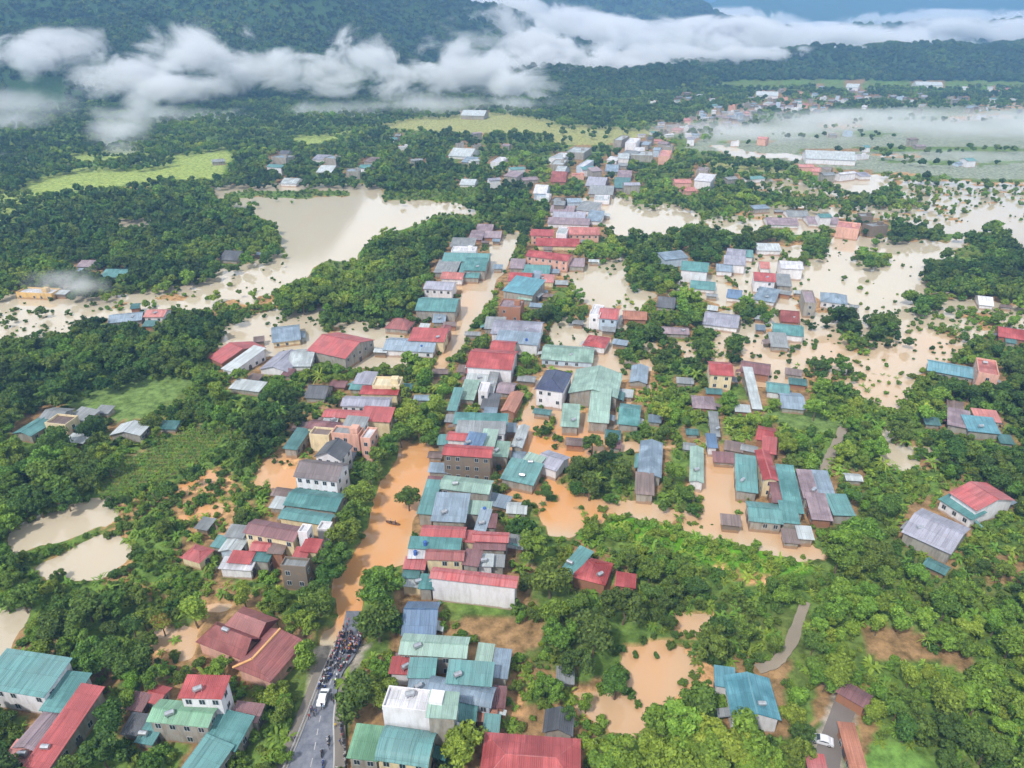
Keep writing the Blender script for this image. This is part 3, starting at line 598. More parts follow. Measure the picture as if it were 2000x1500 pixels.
red w g 1474 547 1514 550 1518 534 7.4 w|white house with a crimson roof near the cream lake
teal w g 1440 500 1470 502 1476 489 5 -|teal-grey roof at the top of the upper right hamlet
lgry w g 1480 488 1525 489 1529 476 5 -|pale long roof at the top of the upper right hamlet
pink w g 1486 523 1503 524 1506 512 5 -|tiny pink roof just behind the crimson roofed white house
gry g s 1519 557 1545 559 1549 544 5 -|grey roof right of the crimson roofed white house
blue w g 1420 580 1446 583 1450 567 4 -|steel blue roof in the middle of the upper right hamlet
dgry g g 1284 598 1316 601 1323 585 4 -|slate roof in trees left of the flooded lane
steel w s 1474 584 1512 590 1517 573 4 -|blue-grey sloping roof under the crimson roofed white house
steel w h 1604 588 1654 594 1661 578 5.5 w|white house with pale blue roof at the cream lake shore
mve g f 1572 593 1595 595 1601 571 7.2 w|mauve flat-topped house left of the pale blue roofed house
lav w g 1374 632 1440 640 1450 616 4.4 -|long lavender-grey hall beside the flooded lane
mve g g 1296 650 1345 652 1353 640 4 -|mauve-grey roof in trees left of the lavender hall
brick b g 1526 626 1560 629 1566 612 4 -|dusty red roof above the teal roof with white walls
teal w g 1511 650 1568 656 1578 637 5.4 w|teal roof with white walls right of the flooded lane
gry g s 1508 676 1540 678 1549 659 4 -|grey-teal shed below the teal roof with white walls
red c g 1388 730 1431 733 1438 709 7.6 w|cream-walled house with red roof, centre right
mar b g 1447 724 1501 732 1508 712 5 -|dark red roof right of the cream-walled red roofed house
lgry g s 1471 797 1487 798 1498 738 3.2 -|long upright pale grey roof between garden trees
teal w g 1499 763 1540 768 1546 751 5 -|teal and white roof right of the upright pale grey roof
steel g g 1528 795 1572 799 1582 770 4 -|slate blue roof below the teal and white roof
mve b h 1355 795 1397 798 1405 776 4 -|brown-mauve roof nearly hidden in trees, centre right
cyan g g 1813 722 1901 738 1909 719 4 w|long sky-blue roof by the flood, far right
pink p f 1911 730 1951 737 1960 710 8 w|coral walled house right of the long sky-blue roof
red b g 1952 656 2030 668 2038 650 5 -|red roof at the right edge of the photo
wht w g 1914 594 1940 597 1947 581 4 -|small white house on a mud bank, far right
mve g s 1853 828 1893 836 1905 814 4 -|mauve roof of the three-roofed farm at far right
pink g s 1908 819 1954 824 1958 809 4.6 -|dusty pink roof of the three-roofed farm at far right
cyan g s 1893 840 1952 846 1958 825 4 -|sky-blue roof of the three-roofed farm at far right
steel g G 1247 926 1289 931 1313 868 4.4 -|long blue-grey roof by the flooded field, centre right
brn g s 1243 962 1275 965 1287 934 4 -|dirty brown-grey roof at the foot of the long blue-grey roof
mint w G 1349 938 1372 941 1387 877 4.2 t|slim mint roof standing by the flooded field
blue w s 1384 872 1400 873 1406 854 4 -|tiny blue roof at the top end of the slim mint roof
gry g s 1390 850 1402 851 1413 816 3 -|narrow grey roof above the tiny blue roof
red b g 1478 856 1508 862 1517 838 4 -|vivid red roof at the top of the red farm cluster
red b s 1490 882 1514 886 1522 863 4 -|short red link roof in the red farm cluster
red c G 1493 935 1518 937 1530 884 7.4 w|tall long red roof down the middle of the farm cluster
teal g s 1440 956 1478 961 1496 908 4.4 -|steel teal roof left of the tall long red roof
mar b s 1512 979 1535 981 1550 927 5.2 -|dark red upright roof right of the tall long red roof
teal g s 1536 998 1568 1001 1586 930 5 -|long green-teal upright roof in the farm cluster
mve g s 1572 971 1598 973 1608 931 5 -|dusty mauve upright roof in the farm cluster
steel g s 1600 961 1628 963 1634 930 4.4 -|grey-teal roof at the right top of the farm cluster
teal g g 1466 1015 1527 1021 1533 986 4.2 w|low wide teal roof at the water front of the farm cluster
teal g s 1530 1018 1560 1021 1569 990 4.4 -|lighter teal roof beside the low wide teal roof
teal g s 1630 1004 1668 1005 1680 974 4.2 -|teal roof farthest right in the farm cluster
mve b s 1588 1012 1624 1015 1634 976 4 -|ragged dark mauve roof in the farm cluster
lgry g s 1562 1050 1588 1052 1592 1034 3 -|small pale roof at the tip of the flooded field
red w g 1858 962 1908 995 1967 968 6.4 -|red gabled roof behind a teal veranda, right side
teal w s 1837 975 1898 1013 1913 999 4.2 w|teal veranda roof in front of the red gabled roof
lav g g 1765 1038 1856 1079 1884 1028 5 t|lavender-grey roofed house below the teal veranda
cyan w G 1433 1396 1521 1402 1521 1328 5.4 t|L-shaped sky-blue roofed villa, lower right
cyan w s 1400 1336 1434 1341 1438 1312 5 -|left wing of the sky-blue villa roof, lower right
mar b g 1636 1349 1689 1379 1704 1361 4 -|faded maroon roof at the head of the walled yard
red b s 1584 1508 1614 1511 1616 1490 3 -|small red roof cut by the bottom edge, lower right
ter b s 1664 1502 1684 1504 1698 1428 3 -|thin terracotta roof strip beside the green lawn
red b h 1122 1125 1180 1140 1187 1099 4.2 -|red roof among trees right of the long right row
teal g s 1099 1110 1121 1121 1151 1084 4 -|teal roof touching the red roof among trees
red b s 1204 1141 1238 1146 1242 1127 4 -|red corner of a roof hidden by trees, lower centre
lgry g f 1105 298 1140 300 1155 283 7 -|biggest white roof in the far roadside town
lgry w f 1072 310 1098 312 1104 300 6 -|white terraced block left of the biggest white roof
lgry g f 1076 322 1100 323 1104 313 6 -|lower white terraced block in the far roadside town
wht l f 1126 326 1140 327 1144 311 8 -|white-blue tower at the street in the far roadside town
lgry l g 1083 339 1100 340 1104 328 5 -|pale blue house under the lower white terraced block
brick b g 1076 354 1104 355 1108 344 5 -|brick-red roof beside street trees in the far town
wht l g 1042 377 1066 378 1070 364 6 -|blue-white house left of the far street
lgry w f 1048 388 1072 389 1075 380 5 -|pale flat house below the blue-white house
lgry g f 1198 274 1214 275 1218 262 9 -|pale block high up the far street
wht w f 1221 280 1242 281 1247 262 10 -|tallest white block high up the far street
lgry g f 1232 304 1276 305 1280 297 7 -|long white house right of the far street
pink p f 1286 306 1308 307 1313 291 9 -|pink block right of the long white house
dteal g g 1200 366 1230 367 1234 351 5 -|deep teal roof at the head of the pale lake
lav g g 1144 362 1180 364 1186 350 5 -|mauve-grey roof upper left of the deep teal roof
gry g g 1150 378 1196 380 1200 366 5 -|grey roof directly left of the deep teal roof
lgry w f 1160 393 1190 394 1195 383 4 -|white low house at the tip of the pale lake
mve g g 1206 346 1232 347 1236 336 5 -|mauve roof behind the deep teal roof
steel g g 1182 334 1206 335 1210 325 5 -|steel roof near the far street bend
lgry w g 1575 309 1672 313 1676 300 6 -|very long white warehouse beside the misty field
lgry w g 1790 166 1842 167 1846 158 7 -|long white hall at the foot of the far hills, right
lgry w g 1652 170 1676 171 1680 162 7 -|white hall left of the long far hall
lgry w g 1478 186 1520 187 1524 180 6 -|pale shed by the red earth cut in the far hills
lgry g g 900 225 945 226 950 219 6 -|long pale shed at the edge of the ochre far field
lgry w g 876 304 918 306 926 292 5 -|pale roofed farm in the wooded middle distance
wht w f 958 318 978 319 982 308 6 -|white house in trees right of the pale roofed farm
lgry w g 898 360 926 361 930 352 4 -|white shed by the tree belt above the lake
lgry w g 548 358 578 359 582 350 4 -|white shed at the back water left of centre
lgry g g 618 336 646 337 650 326 4 -|pale barn in woods up-left of centre
dgry g g 430 506 462 508 468 494 4 -|dark roof in the left wood above the brown river
teal g g 196 540 240 541 246 525 4 -|green-grey roof in the left wood near the river mist
mve g g 150 520 186 521 192 508 4 -|mauve roof in the left wood near the river mist
mve w g 1580 436 1640 438 1650 426 4 -|mauve roof in the flooded plain, upper right
mve w g 1500 438 1560 440 1570 428 4 -|mauve roof left neighbour in the flooded plain, upper right
gry w g 1540 422 1580 423 1586 413 4 -|grey roof behind the mauve pair in the flooded plain
lgry w g 2000 235 2060 236 2064 226 6 -|'''
win_frame = MB(); win_frame.box(-.62, .62, -.06, 0, -.72, -.66); win_frame.box(-.62, .62, -.06, 0, .66, .72); win_frame.box(-.62, -.56, -.06, 0, -.66, .66); win_frame.box(.56, .62, -.06, 0, -.66, .66); win_frame.box(-.03, .03, -.055, 0, -.66, .66)
WIN = win_frame.data('window', [M_frame]); pn = MB(); pn.box(-.56, .56, -.03, 0, -.66, .66); PANE = pn.data('pane', [M_glass])
dr = MB(); dr.box(-.7, .7, -.08, 0, 0, 2.3); dr.box(-.8, -.7, -.1, 0, 0, 2.4); dr.box(.7, .8, -.1, 0, 0, 2.4); DOOR = dr.data('door', [M_door])
tk = MB(); tk.cyl((-.8, 0, .9), (.8, 0, .9), .55, n=14); tk.cyl((.8, 0, .9), (.95, 0, .9), .5, .2, n=14); tk.cyl((-.95, 0, .9), (-.8, 0, .9), .2, .5, n=14)
for x in (-.6, .6): tk.box(x - .05, x + .05, -.45, .45, .25, .32); tk.box(x - .05, x + .05, -.45, -.38, 0, .7); tk.box(x - .05, x + .05, .38, .45, 0, .7)
TANK = tk.data('water_tank', [M_steel])
tv = MB(); tv.cyl((0, 0, 0), (0, 0, 1.2), .5, n=14); tv.cyl((0, 0, 1.2), (0, 0, 1.45), .5, .15, n=14); TANKV = tv.data('water_tank', [M_tankblue])
LAND = []; FOOT = []
def build_house(rk, wk, ty, A, B, Cc, h, flags, label, far=False):
    a, b, c = P(*A, h), P(*B, h), P(*Cc, h)
    u = (b - a).xy; Lx = max(u.length, 2.5); u = u.normalized(); v = Vector((-u.y, u.x)); w2 = (c - b).xy
    W = max(abs(w2.dot(v)), 3.2); W = min(W, 34)
    cen = a.xy + u * Lx / 2 + v * W / 2; dist = math.hypot(cen.x, cen.y)
    gz = float(ground_z(cen.x, cen.y)); base = min(gz, 0) - .3
    if relief(cen.x, cen.y) > 1: base = gz - 2; h = h + 0
    rz = math.atan2(u.y, u.x); H = h - base
    root = empty(('villa' if ' villa' in label else 'shed' if ('shed' in label or 'barn' in label or 'hut' in label) else 'hall' if 'hall' in label else 'house'), (cen.x, cen.y, base), rz)
    cat = root.name.split('.')[0]
    tag(root, label, cat, 'flooded town houses'); root['px'] = float((A[0] + Cc[0]) / 2); 
    hx, hy = Lx / 2, W / 2; ov = .45 if ty != 'f' else 0; i = .12
    wallm, roofm = WALL[wk], ROOF[rk]; wb = MB(); rb = MB(); cb = MB()
    zt = H - .14; steep = .52 if rk in ('navy', 'umb', 'dgry', 'brick') else .3
    if rk == 'blue' and 'steep' in label: steep = .55
    if ty == 'f':
        wb.box(-hx, hx, -hy, hy, 0, H - .02); rb.box(-hx + .2, hx - .2, -hy + .2, hy - .2, H - .02, H + .05)
        for q in ((-hx - .03, hx + .03, -hy - .03, -hy + .2), (-hx - .03, hx + .03, hy - .2, hy + .03), (-hx - .03, -hx + .2, -hy + .2, hy - .2), (hx - .2, hx + .03, -hy + .2, hy - .2)):
            cb.box(*q, H - .3, H + .75)
        if Lx > 8: cb.box(hx * .3, hx * .3 + 2.6, -1.4, 1.4, H + .05, H + 2.3)
        top = H + .05
    else:
        if ty == 's': zl, zh = H, H + W * .16; prof = [(-hy, zl - .14), (hy, zh - .14)]
        elif ty == 'b': prof = [(-hy * math.cos(math.pi * k / 8), H - .14 + W * .2 * math.sin(math.pi * k / 8)) for k in range(9)]
        elif ty == 'g': prof = [(-hy, zt), (0, zt + hy * steep), (hy, zt)]
        else: prof = None
        if prof:
            n = len(prof); L0 = [(-hx + i, y * .985, z) for y, z in prof]; L1 = [(hx - i, y * .985, z) for y, z in prof]
            pts = [(-hx + i, -hy * .985, 0), (-hx + i, hy * .985, 0), (hx - i, -hy * .985, 0), (hx - i, hy * .985, 0)] + L0 + L1; o = 4
            fs = [(0, o, o + n, 2), (1, 3, o + 2 * n - 1, o + n - 1), (0, 1) + tuple(o + k for k in range(n - 1, -1, -1)), (2,) + tuple(o + n + k for k in range(n)) + (3,)]
            fs += [(o + k, o + k + 1, o + n + k + 1, o + n + k) for k in range(n - 1)]
            wb.add(pts, fs)
            ex = list(prof); d0 = (prof[1][1] - prof[0][1]) / (prof[1][0] - prof[0][0]); d1 = (prof[-1][1] - prof[-2][1]) / (prof[-1][0] - prof[-2][0])
            if ty == 'b': d0, d1 = .6, -.6
            ex[0] = (prof[0][0] - ov, prof[0][1] - d0 * ov); ex[-1] = (prof[-1][0] + ov, prof[-1][1] + d1 * ov)
            T = .13; up = [(y, z + T) for y, z in ex]; vs = [(-hx - ov, y, z) for y, z in ex] + [(hx + ov, y, z) for y, z in ex] + [(-hx - ov, y, z) for y, z in up] + [(hx + ov, y, z) for y, z in up]
            fs = []
            for k in range(n - 1): fs += [(k + 1, k, n + k, n + k + 1), (2 * n + k, 2 * n + k + 1, 3 * n + k + 1, 3 * n + k), (k, k + 1, 2 * n + k + 1, 2 * n + k), (n + k + 1, n + k, 3 * n + k, 3 * n + k + 1)]
            fs += [(0, 2 * n, 3 * n, n), (n - 1, 2 * n - 1, 4 * n - 1, 3 * n - 1)]
            rb.add(vs, fs)
            if ty == 'g': cb.box(-hx - ov, hx + ov, -.18, .18, zt + hy * steep + T - .04, zt + hy * steep + T + .06)
            top = zt + (hy * steep if ty == 'g' else W * .16)
        elif ty == 'G':
            r = zt + hx * steep
            wb.add([(-hx * .985, -hy + i, 0), (hx * .985, -hy + i, 0), (hx * .985, hy - i, 0), (-hx * .985, hy - i, 0), (-hx * .985, -hy + i, zt), (hx * .985, -hy + i, zt), (hx * .985, hy - i, zt), (-hx * .985, hy - i, zt), (0, -hy + i, r), (0, hy - i, r)],
                   [(0, 1, 5, 8, 4), (1, 2, 6, 5), (2, 3, 7, 9, 6), (3, 0, 4, 7), (5, 6, 9, 8), (7, 4, 8, 9)])
            e = steep * ov; T = .13
            for s in (-1, 1):
                q = [(s * (hx + ov), -hy - ov, zt - e + T), (0, -hy - ov, r + T), (0, hy + ov, r + T), (s * (hx + ov), hy + ov, zt - e + T)]
                rb.slab(q if s < 0 else q[::-1], T)
            cb.box(-.18, .18, -hy - ov, hy + ov, r + T - .04, r + T + .06); top = r
        elif ty == 'h':
            a_, b_ = hx + ov, hy + ov; z0 = zt; k = min(a_, b_); r = z0 + k * (steep + .05); wb.box(-hx, hx, -hy, hy, 0, zt - .02)
            p = [(-a_, -b_, z0), (a_, -b_, z0), (a_, b_, z0), (-a_, b_, z0)]
            if a_ >= b_: r0, r1 = (-(a_ - k * .8), 0, r), (a_ - k * .8, 0, r); fs = [(0, 1, 5, 4), (1, 2, 5), (2, 3, 4, 5), (3, 0, 4), (0, 3, 2, 1)]
            else: r0, r1 = (0, -(b_ - k * .8), r), (0, b_ - k * .8, r); fs = [(0, 1, 4), (1, 2, 5, 4), (2, 3, 5), (3, 0, 4, 5), (0, 3, 2, 1)]
            rb.add(p + [r0, r1], fs); cb.cyl(r0, r1, .16, n=6)
            for q, e in zip(p, ((r0, r1, r1, r0) if a_ >= b_ else (r0, r0, r1, r1))): cb.cyl(q, e, .12, n=5)
            top = r
    obj('wall', wb.data('wall', [wallm]), root); rf = obj('roof', rb.data('roof', [roofm]), root)
    if cb.v: obj('parapet' if ty == 'f' else 'ridge_cap', cb.data('cap', [wallm if ty == 'f' else roofm]), rf if ty != 'f' else root)
    if far: return root
    if dist < 520:
        # windows in the wall facing the camera and in the wall facing the street
        st = max(1, int((h + .5) // 3.4)); side = 1 if cen.x < -.25 * cen.y * .3 else -1
        if 'w' in flags:
            n = max(1, int(Lx // (2.6 if dist < 250 else 3.6)))
            for s_ in range(st):
                for k in range(n):
                    if random.random() < .12: continue
                    if wk in 'wgd' and Lx > 20 and random.random() < .55: continue
                    x = -hx + Lx * (k + .5) / n; z = h - base - 1.7 - 3.2 * s_
                    if z < .9: continue
                    f = obj('window', WIN, root, (x, -hy * (.985 if ty in 'sbg' else 1) - (-i if ty == 'G' else .0) - .01, z)); obj('pane', PANE, f)
        if dist < 330:
            n = max(1, int(W // 3.2)); xx = side * (hx - (i if ty in 'sbg' else 0) + (.0 if ty != 'G' else -hx * .015)) + side * .01
            for s_ in range(st):
                for k in range(min(n, 5)):
                    y = -hy + W * (k + .5) / min(n, 5); z = h - base - 1.7 - 3.2 * s_
                    if z < .9: continue
                    f = obj('window', WIN, root, (xx, y, z), R(90) * side); obj('pane', PANE, f)
            obj('door', DOOR, root, (xx, -hy + W * .5, max(0, -base - .2)), R(90) * side)
    if not far and dist < 420 and Lx > 6 and random.random() < .55:
        s_ = random.choice((-1, 1)); wd_ = random.uniform(1.6, 3.0); y0_ = random.uniform(-hy * .8, 0); y1_ = y0_ + random.uniform(.4, .9) * hy; z_ = max(-base + 2.2, H * random.uniform(.45, .62)); q = MB()
        x0_, x1_ = (s_ * hx, s_ * (hx + wd_)); qq = [(x0_, y0_, z_ + .7), (x1_, y0_, z_), (x1_, y1_, z_), (x0_, y1_, z_ + .7)]; q.slab(qq if s_ > 0 else qq[::-1], .08)
        for yy in (y0_ + .1, y1_ - .1): q.box(x1_ - s_ * .1 - .05, x1_ - s_ * .1 + .05, yy - .05, yy + .05, 0, z_ - .02)
        obj('awning', q.data('awning', [ROOF[random.choice(('gry', 'lgry', 'brn', 'teal', 'mar', 'steel', 'dteal', 'dgry'))]]), root)
    if not far and 't' not in flags and dist < 400 and random.random() < .16: flags += 't'
    if 't' in flags:
        tz = top + .02 if ty == 'f' else H + .1
        obj('water_tank', TANK if random.random() < .9 else TANKV, root, (hx * random.uniform(-.7, .7), (-hy * .5 if ty != 'f' else hy * .4), tz), random.random())
    return root
def house_mask(A, B, Cc, h, cls=9):
    D = (A[0] + Cc[0] - B[0], A[1] + Cc[1] - B[1]); q = [A, B, Cc, D]; cx = sum(p[0] for p in q) / 4; cyy = sum(p[1] for p in q) / 4
    drop = h * F / math.hypot(130, P(cx, cyy).y) * .55
    q = [(A[0] - 3, A[1] + drop), (B[0] + 3, B[1] + drop), (B[0] + 3, B[1]), (Cc[0] + 3, Cc[1] - 2), (D[0] - 3, D[1] - 2), (A[0] - 3, A[1])]
    VEG[inside(q, GX, GY)] = cls
    k_ = 1 + (drop if drop > 4 else 4) / 14.0; mx_ = sum(p[0] for p in q) / 6; my_ = sum(p[1] for p in q) / 6 + drop * .5
    zz = inside([(mx_ + (p[0] - mx_) * (1 + .25 * k_ / 2), my_ + (p[1] - my_) * (1 + .35 * k_ / 2)) for p in q], GX + _wx, GY + _wy); GND[zz & (GND == 0)] = 6
for ln in HOUSES.strip().split('\n'):
    spec, label = ln.rstrip("'").split('|'); s = spec.split()
    if not label: continue
    A, B, Cc = [(float(s[3 + 2 * k]), float(s[4 + 2 * k])) for k in range(3)]; h = float(s[9])
    if h <= 5.6 and P(*A).y > 230: h *= .74
    o = build_house(s[0], s[1], s[2], A, B, Cc, h, s[10], label)
    house_mask(A, B, Cc, h); LAND.append((label, (A[0] + Cc[0]) / 2, (A[1] + Cc[1]) / 2))
    FOOT.append((o.location.x, o.location.y, max((P(*B, h) - P(*A, h)).length, (P(*Cc, h) - P(*B, h)).length) / 2))

# the red tiled compound at lower left: one building of several hipped and gabled roofs
cmp_ = empty('compound', (0, 0, 0)); tag(cmp_, 'large red tiled compound with a yellow ridge beside the dry road', 'compound')
a, b, c = P(462, 1302, 5), P(527, 1328, 5), P(579, 1249, 5); u = (b - a).xy.normalized(); v = Vector((-u.y, u.x)); rz = math.atan2(u.y, u.x)
cmp_.location = (a.x, a.y, 0); cmp_.rotation_euler.z = rz; W = (c - b).xy.dot(v); Lx = (b - a).length
def rel(px, py, z): q = P(px, py, z) - Vector((a.x, a.y, 0)); return (q.xy.dot(u), q.xy.dot(v))
w = MB(); w.box(.4, Lx - .4, .4, W - .4, 0, 4.8); w.box(-13, .3, 2.5, W - 3, 0, 4.6); w.box(-10.5, -1, W - 2.9, W + 3, 0, 4.6); obj('wall', w.data('wall', [WALL['p']]), cmp_)
r = MB(); r.slab([(0, -.5, 4.9), (Lx + .5, -.5, 4.9), (Lx + .5, W + .5, 4.9), (0, W + .5, 4.9)], .05)
r.slab([(Lx + .5, -.5, 5), (Lx + .5, W + .5, 5), (Lx * .45, W - 1, 8.0), (Lx * .45, 1, 8.0)], .15); r.slab([(-.5, -.5, 5), (Lx + .5, -.5, 5), (Lx * .45, 1, 8.0)], .15)
r.slab([(Lx * .45, 1, 8.0), (Lx * .45, W - 1, 8.0), (-.5, W + .5, 5), (-.5, -.5, 5)], .15); r.slab([(Lx + .5, W + .5, 5), (-.5, W + .5, 5), (Lx * .45, W - 1, 8)], .15)
obj('roof', r.data('roof', [ROOF['brick']]), cmp_)
yc = MB(); yc.cyl((Lx * .45, 1, 8.1), (Lx * .45, W - 1, 8.1), .28, n=6); yc.cyl((-.5, -.5, 5.1), (Lx * .45, 1, 8.1), .28, n=6); obj('ridge_cap', yc.data('ridge', [flat_mat('yellow_ridge_tile', srgb(222, 168, 110))]), cmp_)
r = MB(); y0, y1 = 2, W - 2.5
r.slab([(-13.6, y0, 4.7), (.2, y0, 4.7), (.2, (y0 + y1) / 2, 8.2), (-10, (y0 + y1) / 2, 8.2)], .15); r.slab([(.2, y1, 4.7), (-13.6, y1, 4.7), (-10, (y0 + y1) / 2, 8.2), (.2, (y0 + y1) / 2, 8.2)], .15); r.slab([(-13.6, y1, 4.7), (-13.6, y0, 4.7), (-10, (y0 + y1) / 2, 8.2)], .15)
obj('roof', r.data('roof', [ROOF['brick']]), cmp_)
r = MB(); x0, x1 = -11, -.6
r.slab([(x0, y1 - 1.5, 4.9), (x1, y1 - 1.5, 4.9), (x1, y1 + 2.2, 7.4), (x0 + 2, y1 + 2.2, 7.4)], .15); r.slab([(x1, y1 + 6, 4.9), (x0, y1 + 6, 4.9), (x0 + 2, y1 + 2.2, 7.4), (x1, y1 + 2.2, 7.4)], .15); r.slab([(x0, y1 + 6, 4.9), (x0, y1 - 1.5, 4.9), (x0 + 2, y1 + 2.2, 7.4)], .15); r.slab([(x1, y1 - 1.5, 4.9), (x1, y1 + 6, 4.9), (x1, y1 + 2.2, 7.4)], .15)
obj('roof', r.data('roof', [ROOF['brick']]), cmp_)
obj('water_tank', TANK, cmp_, (-7, y1 - 3.5, 7.2))
house_mask((385, 1262), (527, 1326), (579, 1249), 5); house_mask((385, 1255), (470, 1290), (500, 1196), 5); LAND.append(('large red tiled compound', 480, 1255))

SHED = []
for o_, (label, x_, y_) in list(zip([q for q in col.objects if q.type == 'EMPTY' and 'label' in q and q.get('group') == 'flooded town houses'], LAND)):
    if not (150 < o_.location.y < 520) or random.random() < .38 or len(label.split()) > 12: continue
    for tr_ in range(14):
        an = random.uniform(0, 6.28); rr = random.uniform(6, 15); X_, Y_ = o_.location.x + rr * math.cos(an), o_.location.y + rr * math.sin(an); L_, W_ = random.uniform(3.2, 6.5), random.uniform(3, 4.6)
        if any(math.hypot(X_ - fx, Y_ - fy) < fr * .8 + L_ * .55 for fx, fy, fr in FOOT): continue
        qx, qy, _ = proj(X_, Y_, 1.5)
        if not (20 < qx < 1980 and 300 < qy < 1160): continue
        if sample(VEG, np.array([qx]), np.array([qy]), 0)[0] == 9 or (610 < qx < 830 and qy > 860 and abs(qx - np.interp(qy, [865, 965, 1075, 1180, 1262, 1500], [806, 762, 722, 690, 668, 610])) < 75): continue
        hh = random.uniform(2.2, 3.0); aa = o_.rotation_euler.z; u_ = Vector((math.cos(aa), math.sin(aa), 0)); v_ = Vector((-u_.y, u_.x, 0)); C0 = Vector((X_, Y_, hh))
        pp = [proj(*(C0 + u_ * sx_ * L_ / 2 + v_ * sy_ * W_ / 2)) for sx_, sy_ in ((-1, -1), (1, -1), (1, 1))]; A, B, Cc = [(float(p_[0]), float(p_[1])) for p_ in pp]
        s_ = label.split(); s_ = s_[:10]
        while s_[-1] in ('the', 'a', 'of', 'at', 'and', 'in', 'by', 'on', 'with', 'under', 'over', 'beside', 'below', 'above', 'right', 'left', 'just', 'to', 'its', 'two', 'between', 'behind', 'near', 'directly', 'next', 'among'): s_ = s_[:-1]
        rk, cw = random.choice((('gry', 'grey'), ('lgry', 'pale'), ('brn', 'brown'), ('dteal', 'teal'), ('mar', 'maroon'), ('steel', 'blue-grey'))); lb = 'low %s shed beside the %s' % (cw, ' '.join(s_))
        q_ = build_house(rk, random.choice('gdbg'), random.choice('sgs'), A, B, Cc, hh, '-', lb, True); q_.name = 'shed'; q_['category'] = 'shed'; q_['group'] = 'low sheds beside the houses'; house_mask(A, B, Cc, hh); FOOT.append((X_, Y_, L_ / 2)); break
# small houses of the hazy far town, along the far street
towncols = [('lgry', 'w'), ('gry', 'g'), ('lav', 'w'), ('steel', 'l'), ('pink', 'p'), ('teal', 'w'), ('mve', 'g'), ('wht', 'w'), ('steel', 'g'), ('lav', 'g'), ('mve', 'g'), ('dgry', 'g'), ('gry', 'd'), ('brn', 'g')]
names = {'lgry': 'pale grey', 'gry': 'grey', 'lav': 'lavender', 'steel': 'blue-grey', 'pink': 'pinkish', 'teal': 'teal', 'mve': 'mauve', 'wht': 'white', 'dgry': 'dark grey', 'brn': 'brown'}
pts = []
for (x0, y0), (x1, y1), n, sx, sy in (((1150, 345), (1300, 262), 34, 42, 9), ((1300, 262), (1480, 205), 56, 60, 11), ((1440, 225), (1620, 188), 50, 80, 11), ((440, 330), (1000, 270), 13, 60, 26), ((1250, 190), (2000, 175), 34, 60, 16), ((1240, 380), (1480, 330), 8, 40, 20), ((1080, 395), (1200, 395), 6, 40, 6), ((900, 300), (1010, 350), 9, 60, 20), ((1560, 190), (2000, 190), 14, 120, 14), ((1560, 330), (1700, 345), 7, 30, 10), ((1450, 250), (1960, 300), 10, 40, 30), ((1700, 210), (2000, 215), 8, 40, 12), ((1450, 410), (1720, 440), 10, 30, 16), ((1330, 500), (1500, 520), 8, 70, 22), ((560, 310), (760, 330), 5, 60, 12)):
    for k in range(n):
        f = (k + random.random()) / n; pts.append((x0 + (x1 - x0) * f + random.uniform(-sx, sx), y0 + (y1 - y0) * f + random.uniform(-sy, sy)))
FARH = []; KEEP = 84; far_mb = MB(); far_mats = []; pts.sort(key=lambda q: -q[1])
for px_, py_ in pts:
    if any(abs(px_ - q[0]) < 9 and abs(py_ - q[1]) < 3.5 for q in FARH): continue
    if sample(VEG, np.array([px_]), np.array([py_]), 0)[0] == 9: continue
    FARH.append((px_, py_)); rk, wk = random.choice(towncols); q = P(px_, py_); k = F / math.hypot(q.y, 130)
    sm_ = .72 if py_ < 300 else 1; wpx = random.uniform(8, 16) * k * sm_; dpx = random.uniform(9, 16) * sm_ * k * 130 / q.y; tilt = wpx * random.uniform(-.06, .06)
    h = random.choice((4, 4, 6, 7, 8)); A = (px_ - wpx / 2, py_ + dpx / 2 - tilt); B = (px_ + wpx / 2, py_ + dpx / 2 + tilt); Cc = (B[0] + dpx * .35, py_ - dpx / 2)
    band_ = 'hazy far roadside town' if py_ < 300 and px_ > 1100 else 'wooded middle distance' if px_ < 1050 else 'town just beyond the pale lake' if px_ < 1250 else 'upper right hamlet'
    lab = 'tiny %s roofed house in the %s' % (names[rk], band_)
    o = build_house(rk, wk, random.choice('gggsf'), A, B, Cc, h, '-', lab, True); o['group'] = 'tiny houses of the ' + band_
    house_mask(A, B, Cc, h)
    if len(FARH) > KEEP:                 # beyond the 300 houses that show largest: one mass
        bpy.context.view_layer.update()
        for ch in list(o.children_recursive):
            mw = ch.matrix_world
            if ch.data.materials[0] not in far_mats: far_mats.append(ch.data.materials[0])
            far_mb.add([mw @ v.co for v in ch.data.vertices], [tuple(p.vertices) for p in ch.data.polygons], far_mats.index(ch.data.materials[0])); bpy.data.objects.remove(ch)
        bpy.data.objects.remove(o)
tag(obj('distant_houses', far_mb.data('distant_houses', far_mats)), 'mass of tiny pale houses strung through the hazy far valley', 'houses', None, 'stuff')
